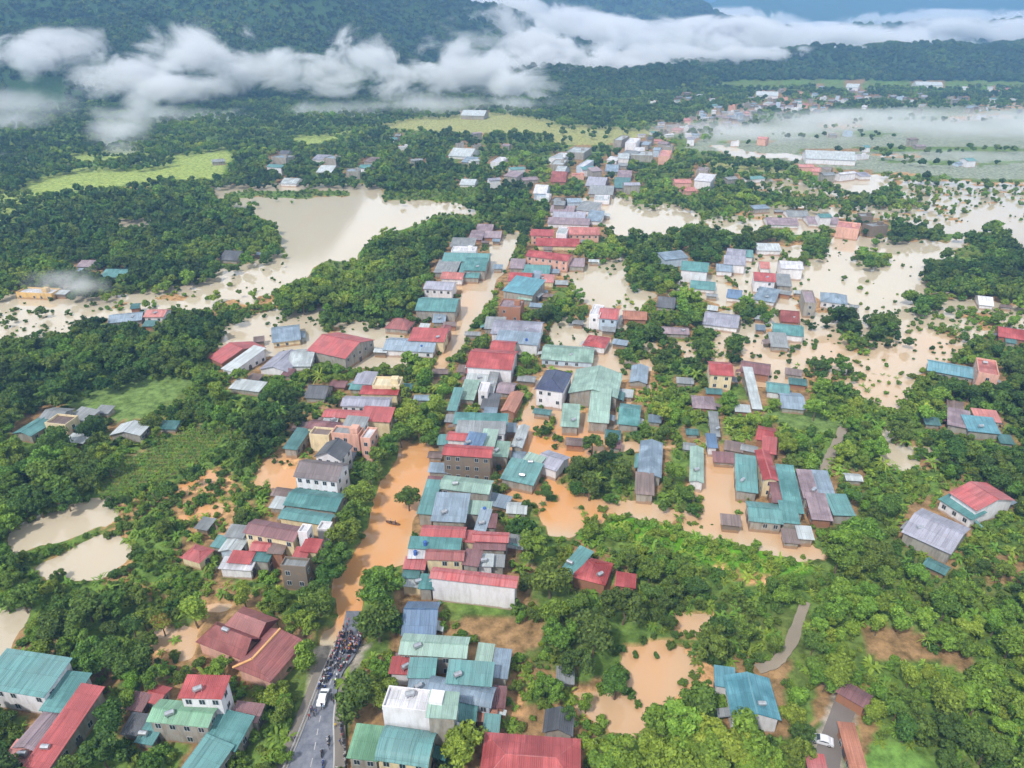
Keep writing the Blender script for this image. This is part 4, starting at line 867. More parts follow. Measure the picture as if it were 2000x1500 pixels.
# ------------------------------------------------------------------ the ground sheet
px, py, dd = proj(TX, np.maximum(TY, 5), 0 * TX)
g = sample(GND, px, py, 0); g = np.where(TZ > 6, 0, g)
PAL = np.array([srgb(96, 122, 58)[:3], srgb(176, 140, 100)[:3], srgb(150, 166, 92)[:3], srgb(156, 158, 104)[:3], srgb(108, 132, 74)[:3], srgb(146, 132, 92)[:3],
                srgb(150, 122, 88)[:3], srgb(140, 148, 132)[:3], srgb(166, 158, 148)[:3], srgb(206, 162, 118)[:3], srgb(98, 148, 44)[:3]])
C = PAL[g]
C = np.where((g == 2)[..., None] & (TY < 400)[..., None], np.array(srgb(110, 146, 72)[:3]), C)
nn = fbm(TX, TY, 14, 4, 21)[..., None]; scrub = np.array(srgb(112, 104, 66)[:3]); n3 = fbm(TX, TY, 5, 3, 33)[..., None]; C = np.where((g == 0)[..., None], C * (.6 + .9 * n3), C)
C = C * (1 - .5 * np.clip((nn - .45) * 3, 0, 1) * (g == 0)[..., None]) + scrub * .5 * np.clip((nn - .45) * 3, 0, 1) * (g == 0)[..., None]
C = np.where((TZ > 6)[..., None], np.array(srgb(58, 84, 50)[:3]), C)
nr, nc = TX.shape; idx = np.arange(nr * nc).reshape(nr, nc)
Fq = np.stack([idx[:-1, :-1], idx[:-1, 1:], idx[1:, 1:], idx[1:, :-1]], -1).reshape(-1, 4)
gm = fast_mesh('ground', np.stack([TX, TY, TZ], -1).reshape(-1, 3), Fq)
at = gm.attributes.new('cover', 'FLOAT_COLOR', 'POINT'); at.data.foreach_set('color', np.concatenate([C, np.ones(C.shape[:2] + (1,))], -1).astype(np.float32).ravel())
gm.polygons.foreach_set('use_smooth', np.ones(len(gm.polygons), dtype=bool))
m, t, bs = newmat('ground_cover'); a_ = N(t, 'ShaderNodeAttribute', attribute_name='cover')
n_ = N(t, 'ShaderNodeTexNoise', Scale=.35, Detail=8.0, Roughness=.7); g_ = t.nodes.new('ShaderNodeNewGeometry'); t.links.new(g_.outputs['Position'], n_.inputs['Vector'])
t.links.new(mixc(t, .85, a_.outputs['Color'], ramp(t, n_.outputs['Fac'], .34, .64, (.34, .36, .3, 1), (1.5, 1.45, 1.4, 1)), 'MULTIPLY'), bs.inputs['Base Color'])
bs.inputs['Roughness'].default_value = .95; bs.inputs['Specular IOR Level'].default_value = .1
bp = N(t, 'ShaderNodeBump', Strength=.6, Distance=.5); t.links.new(n_.outputs['Fac'], bp.inputs['Height']); t.links.new(bp.outputs[0], bs.inputs['Normal'])
gm.materials.append(m); tag(obj('ground', gm), kind='structure')

# ------------------------------------------------------------------ trees
def leaf_mat(name):
    m, t, bs = newmat(name); L = t.links.new
    a = N(t, 'ShaderNodeAttribute', attribute_name='tone', attribute_type='INSTANCER'); oi = t.nodes.new('ShaderNodeObjectInfo')
    n = N(t, 'ShaderNodeTexNoise', Scale=1.1, Detail=3.0); tcn = t.nodes.new('ShaderNodeTexCoord'); L(tcn.outputs['Object'], n.inputs['Vector'])
    v = N(t, 'ShaderNodeAttribute', attribute_name='leafvar')
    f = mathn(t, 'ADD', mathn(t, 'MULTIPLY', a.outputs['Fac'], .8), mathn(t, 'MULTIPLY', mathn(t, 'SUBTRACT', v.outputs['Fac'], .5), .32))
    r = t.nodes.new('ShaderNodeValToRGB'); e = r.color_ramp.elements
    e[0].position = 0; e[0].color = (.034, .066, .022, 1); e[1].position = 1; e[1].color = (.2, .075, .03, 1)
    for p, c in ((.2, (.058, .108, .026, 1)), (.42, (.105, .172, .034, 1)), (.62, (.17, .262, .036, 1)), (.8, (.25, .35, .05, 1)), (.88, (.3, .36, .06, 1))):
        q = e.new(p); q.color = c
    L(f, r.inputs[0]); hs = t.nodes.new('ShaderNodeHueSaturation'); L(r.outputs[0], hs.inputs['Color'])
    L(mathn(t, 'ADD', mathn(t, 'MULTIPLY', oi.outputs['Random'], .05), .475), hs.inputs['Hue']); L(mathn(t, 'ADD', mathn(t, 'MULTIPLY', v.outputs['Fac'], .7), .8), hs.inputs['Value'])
    L(hs.outputs[0], bs.inputs['Base Color']); bs.inputs['Roughness'].default_value = .65; bs.inputs['Specular IOR Level'].default_value = .18
    tr = t.nodes.new('ShaderNodeBsdfTranslucent'); L(hs.outputs[0], tr.inputs['Color']); ms = t.nodes.new('ShaderNodeMixShader'); ms.inputs[0].default_value = .25
    L(bs.outputs[0], ms.inputs[1]); L(tr.outputs[0], ms.inputs[2]); L(ms.outputs[0], t.nodes['Material Output'].inputs['Surface'])
    return m
LEAF = leaf_mat('tree_foliage'); BARK = flat_mat('bark', srgb(112, 96, 78), .9)
ico = []
def icosphere():
    import bmesh
    b = bmesh.new(); bmesh.ops.create_icosphere(b, subdivisions=1, radius=1); v = np.array([x.co[:] for x in b.verts]); f = np.array([[q.index for q in x.verts] for x in b.faces]); b.free(); return v, f
IV, IF = icosphere()
def crown_mesh(name, seed, nb, nl, leaf, flat=.8, style='round'):
    """crown of unit radius centred on the origin: leaf-clump faces over and inside a cluster of boughs"""
    g = np.random.default_rng(seed); V = []; Fc = []; LV = []; base = 0
    cen = []
    for k in range(nb):
        d = g.normal(size=3); d /= np.linalg.norm(d); r = g.uniform(.25, .72) if k else 0
        c = d * r; c[2] = c[2] * flat + (.05 if style == 'round' else 0); br = g.uniform(.26, .46) * (1.15 if k == 0 else 1)
        if style == 'rag' and k: br = g.uniform(.16, .3); c *= 1.3
        if style == 'tall': c[0] *= .6; c[1] *= .6; c[2] *= 1.45
        if style == 'spread': c[2] *= .45; br *= .8
        cen.append((c, br))
    for c, br in cen:                   # bough cores
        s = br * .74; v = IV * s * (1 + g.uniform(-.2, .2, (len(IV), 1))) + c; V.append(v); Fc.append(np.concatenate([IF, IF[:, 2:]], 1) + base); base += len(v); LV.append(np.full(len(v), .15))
    per = nl // nb
    for c, br in cen:
        d = g.normal(size=(per, 3)); d /= np.linalg.norm(d, axis=1)[:, None]; d[:, 2] = np.where(d[:, 2] < -.35, -d[:, 2], d[:, 2])
        rad = br * g.uniform(.78, 1.18, (per, 1)); p = c + d * rad
        nrm = d + g.normal(size=d.shape) * .55; nrm /= np.linalg.norm(nrm, axis=1)[:, None]
        t1 = np.cross(nrm, g.normal(size=d.shape)); t1 /= np.linalg.norm(t1, axis=1)[:, None]; t2 = np.cross(nrm, t1)
        s = leaf * g.uniform(.6, 1.35, (per, 1)); a = s * .62
        q = np.stack([p - t1 * s, p - t2 * a, p + t1 * s * .9, p + t2 * a], 1).reshape(-1, 3)
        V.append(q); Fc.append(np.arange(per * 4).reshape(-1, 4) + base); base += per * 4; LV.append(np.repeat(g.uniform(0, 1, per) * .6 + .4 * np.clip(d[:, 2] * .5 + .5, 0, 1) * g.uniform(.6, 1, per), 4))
    V = np.concatenate(V); Fc = np.concatenate(Fc)
    tri = Fc[:, 2] == Fc[:, 3]
    m = bpy.data.meshes.new(name)
    lens = np.where(tri, 3, 4); loops = np.concatenate([Fc[tri][:, :3].ravel(), Fc[~tri].ravel()]); lens = np.concatenate([np.full(tri.sum(), 3), np.full((~tri).sum(), 4)])
    m.vertices.add(len(V)); m.vertices.foreach_set('co', V.astype(np.float32).ravel()); m.loops.add(len(loops)); m.loops.foreach_set('vertex_index', loops.astype(np.int32))
    m.polygons.add(len(lens)); m.polygons.foreach_set('loop_start', np.concatenate([[0], np.cumsum(lens)[:-1]]).astype(np.int32)); m.update(calc_edges=True)
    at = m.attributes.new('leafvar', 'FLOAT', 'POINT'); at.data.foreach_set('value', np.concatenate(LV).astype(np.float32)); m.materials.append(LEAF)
    return m
HI = [crown_mesh('crown', 10 + k, (13, 16, 11, 18, 14)[k], 2600, .085, .8) for k in range(5)] + [crown_mesh('crown', 31, 14, 2400, .085, 1, 'tall'), crown_mesh('crown', 32, 15, 2200, .09, 1, 'spread')]
HI[1] = crown_mesh('crown', 91, 24, 2700, .08, .75, 'rag'); HI[3] = crown_mesh('crown', 92, 28, 2800, .08, .85, 'rag')
LO = [crown_mesh('crown', 50 + k, (9, 17, 11, 20)[k], 760, .14, .8, ('round', 'rag')[k % 2]) for k in range(4)]
VL = [crown_mesh('crown', 70 + k, 7, 190, .26, .85) for k in range(3)]
def trunk_mesh(seed):
    """unit tree: trunk from z=-1 (ground) to the crown's heart at z=0 with limbs"""
    g = random.Random(seed); b = MB(); px_ = (0, 0, -1); r = .05
    for k in range(3):
        q = (px_[0] + g.uniform(-.05, .05), px_[1] + g.uniform(-.05, .05), -1 + (k + 1) * .33); b.cyl(px_, q, r, r * .78, 7); px_ = q; r *= .78
        if k:
            for _ in range(2):
                an = g.uniform(0, 6.28); e = (q[0] + .35 * math.cos(an), q[1] + .35 * math.sin(an), q[2] + g.uniform(.25, .4)); b.cyl(q, e, r * .7, r * .25, 5)
    return b.data('trunk', [BARK])
TR = [trunk_mesh(k) for k in range(4)]
def frond_mesh(seed, n, wide):
    """a clump of arched banana or palm leaves, unit size"""
    g = np.random.default_rng(seed); V = []; Fc = []; LV = []
    for k in range(n):
        an = k * 2.4 + g.uniform(-.3, .3); up = g.uniform(.35, 1.2); ln = g.uniform(.75, 1.1); dr = np.array([math.cos(an), math.sin(an)]); sd_ = np.array([-dr[1], dr[0]]); o_ = g.uniform(-.25, .25, 2); prev = None
        for s in range(6):
            f_ = s / 5; r_ = ln * f_; z = -.3 + up * f_ * 1.3 - 1.15 * f_ * f_ * ln; w_ = wide * math.sin(math.pi * (.12 + .84 * f_)); p = o_ + dr * r_
            V += [(*(p - sd_ * w_), z - .25 * w_), (*(p), z), (*(p + sd_ * w_), z - .25 * w_)]; b_ = len(V) - 3
            if prev is not None: Fc += [(prev, prev + 1, b_ + 1, b_), (prev + 1, prev + 2, b_ + 2, b_ + 1)]
            prev = b_
            LV += [.55 + .4 * g.uniform()] * 3
    m = mesh('foliage', V, Fc, [LEAF]); at = m.attributes.new('leafvar', 'FLOAT', 'POINT'); at.data.foreach_set('value', np.array(LV, np.float32)); return m
FR = [frond_mesh(5, 14, .15), frond_mesh(6, 18, .13), frond_mesh(7, 22, .06)]
cands = []                               # x, y, radius, tone, kind(0 tree,1 bush), screen size, px, py
def add_cands(sp, ymin, ymax, kind):
    xs = np.arange(-1.0 * (ymax + 120), 1.0 * (ymax + 120), sp); ys = np.arange(ymin, ymax, sp * .9); X, Y = np.meshgrid(xs, ys); X = X + (np.arange(len(ys)) % 2)[:, None] * sp / 2
    X = X + rng.uniform(-.42, .42, X.shape) * sp; Y = Y + rng.uniform(-.42, .42, X.shape) * sp; X, Y = X.ravel(), Y.ravel()
    k = np.abs(X) < .86 * (Y + 70) + 35; X, Y = X[k], Y[k]
    big = fbm(X, Y, 38, 3, 40); n = len(X); u = rng.uniform(size=n); gap = fbm(X, Y, 24, 3, 77); gz_ = ground_z(X, Y)
    zc = 4.5 if kind == 0 else 1.0
    px_, py_, d = proj(X, Y, 0 * X + zc); c = sample(VEG, px_, py_, 1)
    r = np.zeros(n); tone = np.zeros(n)
    if kind == 0:
        for cls, pr, r0, r1, t0, t1 in ((1, .93, 2.0, 4.3, .18, .64), (2, .72, 1.6, 3.9, .3, .86), (3, .93, 2.9, 4.3, .52, .84), (4, .2, 1.6, 2.8, .45, .8), (5, .27, 1.6, 3.2, .3, .75), (10, .03, 1.2, 2.6, .2, .6), (8, .2, 2.2, 3.6, .15, .45)):
            k = (c == cls) & (u < pr); r[k] = rng.uniform(r0, r1, k.sum()); tone[k] = np.clip(t0 + (t1 - t0) * (big[k] - .3) * 2.4 + rng.uniform(-.2, .2, k.sum()), 0, .95)
    else:
        for cls, pr, r0, r1, t0, t1 in ((1, .5, .9, 1.8, .3, .6), (2, .93, .8, 1.9, .35, .75), (10, .26, .5, 1.3, .3, .7), (4, .95, .8, 1.8, .5, .86), (5, .8, .6, 1.7, .42, .8), (6, 1, 1.1, 1.6, .7, .74), (8, .7, 1, 2, .3, .6), (3, .8, 1, 2, .5, .8)):
            k = (c == cls) & (u < pr); r[k] = rng.uniform(r0, r1, k.sum()); tone[k] = np.clip(t0 + (t1 - t0) * (big[k] - .3) * 2.4 + rng.uniform(-.15, .15, k.sum()), 0, .95)
    k = r > 0
    ok = relief(X, Y) < 4; k &= ok
    k &= ~(((c == 2) & (gap < .3)) | ((c == 1) & (gap < .25)) ) if kind == 0 else True
    k &= (c != 10) | (gap > .53) | (rng.uniform(size=n) < .12)
    wet = (c == 5) | (c == 4); k &= ~wet | (gz_ > -.1) | (rng.uniform(size=n) < .18)
    r *= np.where(gap > .55, 1.12, 1) * rng.choice([.72, .9, 1, 1.12], n)
    for dx, dz in ((-.7, 0), (.7, 0), (0, .6)):
        a_, b_, _ = proj(X + dx * r, Y, zc + dz * r); cc = sample(VEG, a_, b_, 1); k &= (cc != 9) & ((cc != 0) | (dz > 0) | (rng.uniform(size=n) < .06))
    for fx, fy, fr in FOOT: k &= ~((np.abs(X - fx) < fr * .9) & (np.abs(Y - fy) < fr * .9) & (np.hypot(X - fx, Y - fy) < fr * .8 + .3 * r))
    for i in np.nonzero(k)[0]: cands.append((X[i], Y[i], r[i], tone[i], kind, r[i] / d[i], px_[i], py_[i]))
add_cands(4.9, 40, 430, 0); add_cands(6.0, 430, 800, 0); add_cands(8.2, 800, 1500, 0); add_cands(2.5, 50, 330, 1); add_cands(5.0, 330, 620, 1)
HERO = [(648, 1088, 38, .5, 1), (668, 1042, 36, .62, 0), (688, 1002, 33, .55, 3), (704, 962, 30, .66, 4), (722, 925, 28, .5, 0), (736, 893, 25, .6, 1), (756, 868, 24, .5, 3), (782, 846, 25, .55, 2), (818, 832, 28, .72, 0), (800, 795, 23, .7, 1), (786, 765, 20, .62, 3), (824, 800, 20, .66, 4), (846, 822, 20, .5, 0), (868, 762, 17, .75, 2), (900, 700, 15, .6, 1), (640, 1120, 30, .4, 2), (612, 1160, 30, .42, 0), (597, 1280, 34, .78, 0), (912, 1452, 50, .8, 1), (378, 1192, 36, .93, 5), (797, 970, 25, .38, 2), (742, 1150, 46, .6, 3), (738, 1215, 44, .42, 0), (692, 1362, 50, .36, 4), (740, 1350, 40, .6, 2),
 (1778, 1322, 28, .82, 5), (1758, 1207, 28, .9, 0), (1812, 1207, 27, .93, 1), (1276, 1462, 34, .9, 2), (592, 1215, 34, .7, 3), (1560, 1362, 30, .8, 5), (316, 1218, 22, 1.16, 0), (1548, 1395, 26, .75, 2), (433, 1300, 24, .8, 1), (622, 1175, 32, .5, 4),
 (1195, 860, 20, .2, 5), (1145, 1372, 20, .75, 0), (1110, 1400, 24, .35, 1), (1220, 1180, 46, .3, 3), (1160, 1240, 50, .34, 0), (1075, 1130, 44, .5, 2), (1040, 1060, 38, .66, 1), (770, 1215, 26, .35, 3), (830, 712, 17, .85, 2), (1028, 700, 18, .8, 0), (200, 1470, 44, .35, 1), (215, 1400, 38, .32, 4), (1130, 1290, 36, .28, 3)]
heroes = []
for x, y, rp_, tn, var in HERO:
    z = 4.5
    for _ in range(4): q = P(x, y, z); dpt = q.y * cp - (z - CAMZ) * sp; r = rp_ * dpt / F; z = r * 1.15 + .8
    heroes.append((q.x, q.y, r, tn, var, z, x, y))
cands = [c for c in cands if not any((c[0] - h[0]) ** 2 + (c[1] - h[1]) ** 2 < (c[2] * .45 + h[2]) ** 2 * .7 or (c[1] < h[1] and math.hypot(c[6] - h[6], c[7] - h[7]) < HERO[i][2] * .9) for i, h in enumerate(heroes))]
trees = sorted([c for c in cands if c[4] == 0], key=lambda c: -(c[5] if (-60 < c[6] < 2060 and c[7] < 1540) else 0))
bushes = sorted([c for c in cands if c[4] == 1], key=lambda c: -(c[5] if (-10 < c[6] < 2010 and c[7] < 1500) else 0))
NT = 310 - len(heroes); NBU = 110
# --- labels that single a plant out: look, then the nearest building or landmark, then its rank there
MARKS = [(l, x, y) for l, x, y in LAND] + [('flood edge crowd', 680, 1262), ('dry asphalt road', 612, 1440), ('walled yard lane', 1615, 1420), ('green lawn', 1750, 1490), ('bare brown field', 985, 1245), ('orange flood pool at lower right', 1305, 1320), ('pale dirt track', 1535, 1250), ('bright green hedge bank', 1400, 1085), ('left grey pond', 170, 1090), ('corn plot', 330, 900)]
def short(l):
    for a_ in (' at the ', ' just ', ' over ', ' with ', ' of the photo', ' running', ' directly', ' cut by', ' beside', ' below', ' above', ' in the ', ' right of', ' left of', ' between', ' behind', ' among', ' standing', ' under', ' next to', ' near', ' by the', ' touching', ' against', ' joining', ' nearly', ' alone', ' facing', ' topping', ' immediately'):
        pass
    return l
def tone_word(t): return 'rust brown' if t > 1.05 else 'yellow-green' if t > .8 else 'bright green' if t > .6 else 'mid green' if t > .4 else 'dark green' if t > .2 else 'very dark'
ORD = ['closest', 'second closest', 'third closest', 'fourth closest', 'fifth closest', 'sixth closest', 'seventh closest', 'eighth closest', 'ninth closest', 'tenth closest', 'eleventh closest', 'twelfth closest'] + ['%dth closest' % k for k in range(13, 90)]
def relabel(items, noun):
    groups = {}
    for o, x, y, tn, r in items:
        best = sorted(range(len(MARKS)), key=lambda i: math.hypot(MARKS[i][1] - x, MARKS[i][2] - y) + 6 * max(0, len(MARKS[i][0].split()) - 7))[0]
        d = math.hypot(MARKS[best][1] - x, MARKS[best][2] - y); dx, dy = x - MARKS[best][1], y - MARKS[best][2]
        dr = ('right of' if dx > 0 else 'left of') if abs(dx) > abs(dy) else ('below' if dy > 0 else 'above')
        groups.setdefault((best, dr, tone_word(tn)), []).append((d, o))
    for (best, dr, tw), l in groups.items():
        l.sort(key=lambda q: q[0]); mk = MARKS[best][0].split()
        while len(mk) > 8: mk = mk[:-1]
        while mk[-1] in ('the', 'a', 'of', 'at', 'and', 'in', 'by', 'on', 'with', 'under', 'over', 'beside', 'below', 'above', 'right', 'left', 'just', 'to', 'its', 'left-hand', 'two', 'between', 'behind', 'near', 'directly'): mk = mk[:-1]
        mk = ' '.join(mk)
        for k, (d, o) in enumerate(l): o['label'] = '%s %s %s %s%s' % (tw, noun, dr, mk, ', ' + ORD[k] if len(l) > 1 else '')
items = []; kk = 0
def put_tree(x, y, r, tn, cm, zc, name, cat, group):
    gz = max(float(ground_z(x, y)), -.4); zc = max(zc, gz + r * .75)
    root = empty(name, (x, y, gz), random.uniform(0, 6.28)); tag(root, None, cat, group)
    H = zc - gz
    if name == 'tree': t_ = obj('trunk', random.choice(TR), root, (0, 0, H), 0, (H, H, H)) if r < H * 1.6 else obj('trunk', TR[0], root, (0, 0, H), 0, (r * .6, r * .6, H))
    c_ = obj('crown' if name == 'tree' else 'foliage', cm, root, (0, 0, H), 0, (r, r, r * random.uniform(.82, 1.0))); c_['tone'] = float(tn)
    return root
for x, y, r, tn, var, z, px_, py_ in heroes:
    items.append((put_tree(x, y, r, tn, HI[var], z, 'tree', 'tree', 'trees standing nearest in the town'), px_, py_, tn, r))
for c in trees[:NT]:
    zc = c[2] * 1.05 + random.uniform(.6, 2.2)
    items.append((put_tree(c[0], c[1], c[2] * 1.08, c[3], random.choice(HI + HI[:5]), zc, 'tree', 'tree', 'trees standing nearest in the town'), c[6], c[7], c[3], c[2]))
relabel(items, 'tree'); items = []
bn = [c for c in bushes if sample(VEG, np.array([c[6]]), np.array([c[7]]), 0)[0] == 5][:NBU]; bset = set(id(c) for c in bn)
for c in bn: items.append((put_tree(c[0], c[1], c[2], c[3], random.choice(HI[:5] + FR[:2]), c[2] * .55, 'bush', 'bush', 'bushes standing in the flooded gardens'), c[6], c[7], c[3], c[2]))
relabel(items, 'bush')
# --- everything beyond those: masses instanced from the same crowns
def scatter(name, P3, S, TN, VAR, meshes, label, cat):
    m = bpy.data.meshes.new(name); m.vertices.add(len(P3)); m.vertices.foreach_set('co', np.asarray(P3, np.float32).ravel())
    for nm, arr, ty in (('scl', S, 'FLOAT'), ('tone', TN, 'FLOAT'), ('rotz', rng.uniform(0, 6.28, len(P3)), 'FLOAT')):
        at = m.attributes.new(nm, ty, 'POINT'); at.data.foreach_set('value', np.asarray(arr, np.float32))
    at = m.attributes.new('variant', 'INT', 'POINT'); at.data.foreach_set('value', np.asarray(VAR, np.int32)); m.update()
    o = obj(name, m); tag(o, label, cat, None, 'stuff')
    g = bpy.data.node_groups.new(name + '_nodes', 'GeometryNodeTree'); g.interface.new_socket('Geometry', in_out='INPUT', socket_type='NodeSocketGeometry'); g.interface.new_socket('Geometry', in_out='OUTPUT', socket_type='NodeSocketGeometry')
    gi = g.nodes.new('NodeGroupInput'); go = g.nodes.new('NodeGroupOutput'); L = g.links.new; jn = g.nodes.new('GeometryNodeJoinGeometry')
    def attr(nm, ty='FLOAT'):
        n = g.nodes.new('GeometryNodeInputNamedAttribute'); n.data_type = ty; n.inputs['Name'].default_value = nm; return n.outputs['Attribute']
    var = attr('variant', 'INT'); sc2 = attr('scl'); rot = attr('rotz'); cx = g.nodes.new('ShaderNodeCombineXYZ'); L(rot, cx.inputs['Z'])
    for k, src in enumerate(meshes):
        oi = g.nodes.new('GeometryNodeObjectInfo'); oi.inputs['Object'].default_value = src; oi.inputs['As Instance'].default_value = False
        ip = g.nodes.new('GeometryNodeInstanceOnPoints'); cmpn = g.nodes.new('FunctionNodeCompare'); cmpn.data_type = 'INT'; cmpn.operation = 'EQUAL'
        L(var, cmpn.inputs['A'] if False else [s for s in cmpn.inputs if s.name == 'A' and s.type == 'INT'][0]); [s for s in cmpn.inputs if s.name == 'B' and s.type == 'INT'][0].default_value = k
        L(gi.outputs[0], ip.inputs['Points']); L(cmpn.outputs[0], ip.inputs['Selection']); L(oi.outputs['Geometry'], ip.inputs['Instance']); L(sc2, ip.inputs['Scale']); L(cx.outputs[0], ip.inputs['Rotation']); L(ip.outputs[0], jn.inputs[0])
    L(jn.outputs[0], go.inputs[0]); md = o.modifiers.new('scatter', 'NODES'); md.node_group = g
    return o
def proto(m):
    o = bpy.data.objects.new('crown_source', m); return o
PH, PL, PV, PF = [proto(m) for m in HI], [proto(m) for m in LO], [proto(m) for m in VL], [proto(m) for m in FR]
def mass(name, L_, label, cat, bush=False):
    if not L_: return
    A = np.array([(c[0], c[1], c[2], c[3]) for c in L_]); gz = ground_z(A[:, 0], A[:, 1]); d = np.hypot(A[:, 0], A[:, 1])
    n = len(A); z = np.maximum(gz, -.4) + A[:, 2] * (.55 if bush else 1.05) + (0 if bush else 1) * rng.uniform(-.4, 1.9, n)
    var = np.where(d < 260, rng.integers(0, 5, n), np.where(d < 520, 5 + rng.integers(0, 4, n), 9 + rng.integers(0, 3, n)))
    if bush: var = np.where(d < 200, 5 + rng.integers(0, 4, n), 9 + rng.integers(0, 3, n))
    fr = (rng.uniform(size=n) < (.3 if bush else .07)) & (d < 300); var = np.where(fr, 12 + rng.integers(0, 3, n), var); sc_ = A[:, 2] * 1.08 * np.where(fr & bush, 1.25, 1)
    scatter(name, np.stack([A[:, 0], A[:, 1], z], 1), sc_, np.where(fr, np.maximum(A[:, 3], .6), A[:, 3]), var, PH[:5] + PL + PV + PF, label, cat)
mass('woodland', trees[NT:], 'green trees massed round the flooded houses and out across the valley floor', 'woodland')
mass('undergrowth', [c for c in bushes if id(c) not in bset], 'low scrub and garden bushes poking out of the flooded ground', 'undergrowth', True)
X, Y = np.meshgrid(np.arange(-230, 20, 1.1), np.arange(110, 330, 2.2)); X = X + rng.uniform(-.2, .2, X.shape); Y = Y + rng.uniform(-.3, .3, X.shape); px_, py_, d_ = proj(X, Y, 0 * X + 1.2); kq = sample(VEG, px_, py_, 0) == 7
X, Y = X[kq], Y[kq]; scatter('corn_crop', np.stack([X, Y, ground_z(X, Y) + .8], 1), rng.uniform(.8, 1.5, len(X)), rng.uniform(.35, .62, len(X)), rng.integers(0, 3, len(X)), PF, 'tall olive corn crop planted in rows on the left', 'crop')
# forest on the hillsides
HX, HY = [], []
for ymin, ymax, s in ((760, 1500, 9.5), (1500, 2600, 13), (2600, 4200, 21)):
    X, Y = np.meshgrid(np.arange(-.95 * ymax - 200, .95 * ymax + 200, s), np.arange(ymin, ymax, s)); X = X + rng.uniform(-.5, .5, X.shape) * s; Y = Y + rng.uniform(-.5, .5, X.shape) * s
    k = (np.abs(X) < .95 * Y + 200); HX.append(X[k]); HY.append(Y[k])
HX, HY = np.concatenate(HX), np.concatenate(HY); hz = relief(HX, HY)
px_, py_, d = proj(HX, HY, hz); vis = (hz > 4) & (py_ > -40) & (px_ > -420) & (px_ < 2420)
cl = fbm(HX, HY, 90, 3, 61); vis &= ~((py_ > 150) & (py_ < 215) & (px_ > 10) & (px_ < 130) & (cl > .3)) & ((cl > .33) | (rng.uniform(size=len(HX)) < .6))
HX, HY, hz, cl, dd_ = HX[vis], HY[vis], hz[vis], cl[vis], d[vis]; s = np.where(HY < 1500, 6.2, np.where(HY < 2600, 9.0, 15.0)) * rng.uniform(.6, 1.25, len(HX))
tn = np.clip(.05 + (cl - .3) * .9 + rng.uniform(-.1, .12, len(HX)), 0, .7)
print('hill trees', len(HX), 'valley trees', len(trees), 'bushes', len(bushes))
scatter('hillside_forest', np.stack([HX, HY, hz + s * .3], 1), s, tn, rng.integers(0, 3, len(HX)), PV, 'dark forest covering the misty hillsides behind the town', 'forest')

# ------------------------------------------------------------------ the dry end of the street
def smooth(pts, n):
    out = []; m_ = len(pts)
    for i in range(n):
        f = i / (n - 1) * (m_ - 1); k = min(int(f), m_ - 2); t = f - k; p0, p1, p2, p3 = pts[max(k - 1, 0)], pts[k], pts[k + 1], pts[min(k + 2, m_ - 1)]
        out.append(tuple(.5 * (2 * b + (c - a) * t + (2 * a - 5 * b + 4 * c - d) * t * t + (3 * b - a - 3 * c + d) * t ** 3) for a, b, c, d in zip(p0, p1, p2, p3)))
    return out
LE = smooth([P(x, y) for x, y in ((505, 1640), (568, 1495), (603, 1408), (632, 1332), (652, 1285), (668, 1235), (680, 1170))], 40)
RE = smooth([P(x, y) for x, y in ((640, 1640), (652, 1495), (652, 1400), (668, 1325), (694, 1285), (712, 1235), (722, 1170))], 40)
def rz_(k): return 1.0 if k < 30 else 1.0 - (k - 30) * .16
m, t, bs = newmat('wet_asphalt'); g_ = t.nodes.new('ShaderNodeNewGeometry'); n_ = N(t, 'ShaderNodeTexNoise', Scale=.5, Detail=8.0, Roughness=.7); t.links.new(g_.outputs['Position'], n_.inputs['Vector'])
t.links.new(ramp(t, n_.outputs['Fac'], .35, .7, srgb(96, 100, 112), srgb(140, 142, 152)), bs.inputs['Base Color']); t.links.new(ramp(t, n_.outputs['Fac'], .4, .65, (.3, .3, .3, 1), (.8, .8, .8, 1)), bs.inputs['Roughness'])
def ribbon(name, Lp, Rp, z, thick, mat):
    if name in ('kerb', 'pavement'): Lp, Rp = Lp[:26], Rp[:26]
    b = MB(); n = len(Lp)
    vs = [(l[0], l[1], z(k)) for k, l in enumerate(Lp)] + [(r[0], r[1], z(k)) for k, r in enumerate(Rp)] + [(l[0], l[1], z(k) - thick) for k, l in enumerate(Lp)] + [(r[0], r[1], z(k) - thick) for k, r in enumerate(Rp)]
    fs = []
    for k in range(n - 1): fs += [(k, n + k, n + k + 1, k + 1), (2 * n + k, k + 0, k + 1, 2 * n + k + 1), (n + k, 3 * n + k, 3 * n + k + 1, n + k + 1)]
    b.add(vs, fs); return tag(obj(name, b.data(name, [mat])), kind='structure')
road_m = m; ribbon('road', LE, RE, rz_, .8, m)
def lerp(a, b, f): return tuple(x + (y - x) * f for x, y in zip(a, b))
def off(A_, B_, d):                      # shift A_ away from B_ by d metres
    o_ = []
    for a, b in zip(A_, B_): v_ = (Vector(a) - Vector(b)).normalized(); o_.append(tuple(Vector(a) + v_ * d))
    return o_
pavem = flat_mat('pavement_concrete', srgb(132, 124, 116), .85); kerbm = flat_mat('painted_kerb', srgb(188, 186, 184), .7)
L1, L2 = off(LE, RE, .3), off(LE, RE, 2.6); R1, R2 = off(RE, LE, .3), off(RE, LE, 2.5)
ribbon('kerb', L1, LE, lambda k: rz_(k) + .17, .9, kerbm); ribbon('kerb', RE[:16], R1[:16], lambda k: rz_(k) + .17, .9, kerbm)
ribbon('pavement', L2, L1, lambda k: rz_(k) + .15, .9, pavem); ribbon('pavement', R1[:20], R2[:20], lambda k: rz_(k) + .15, .9, pavem)
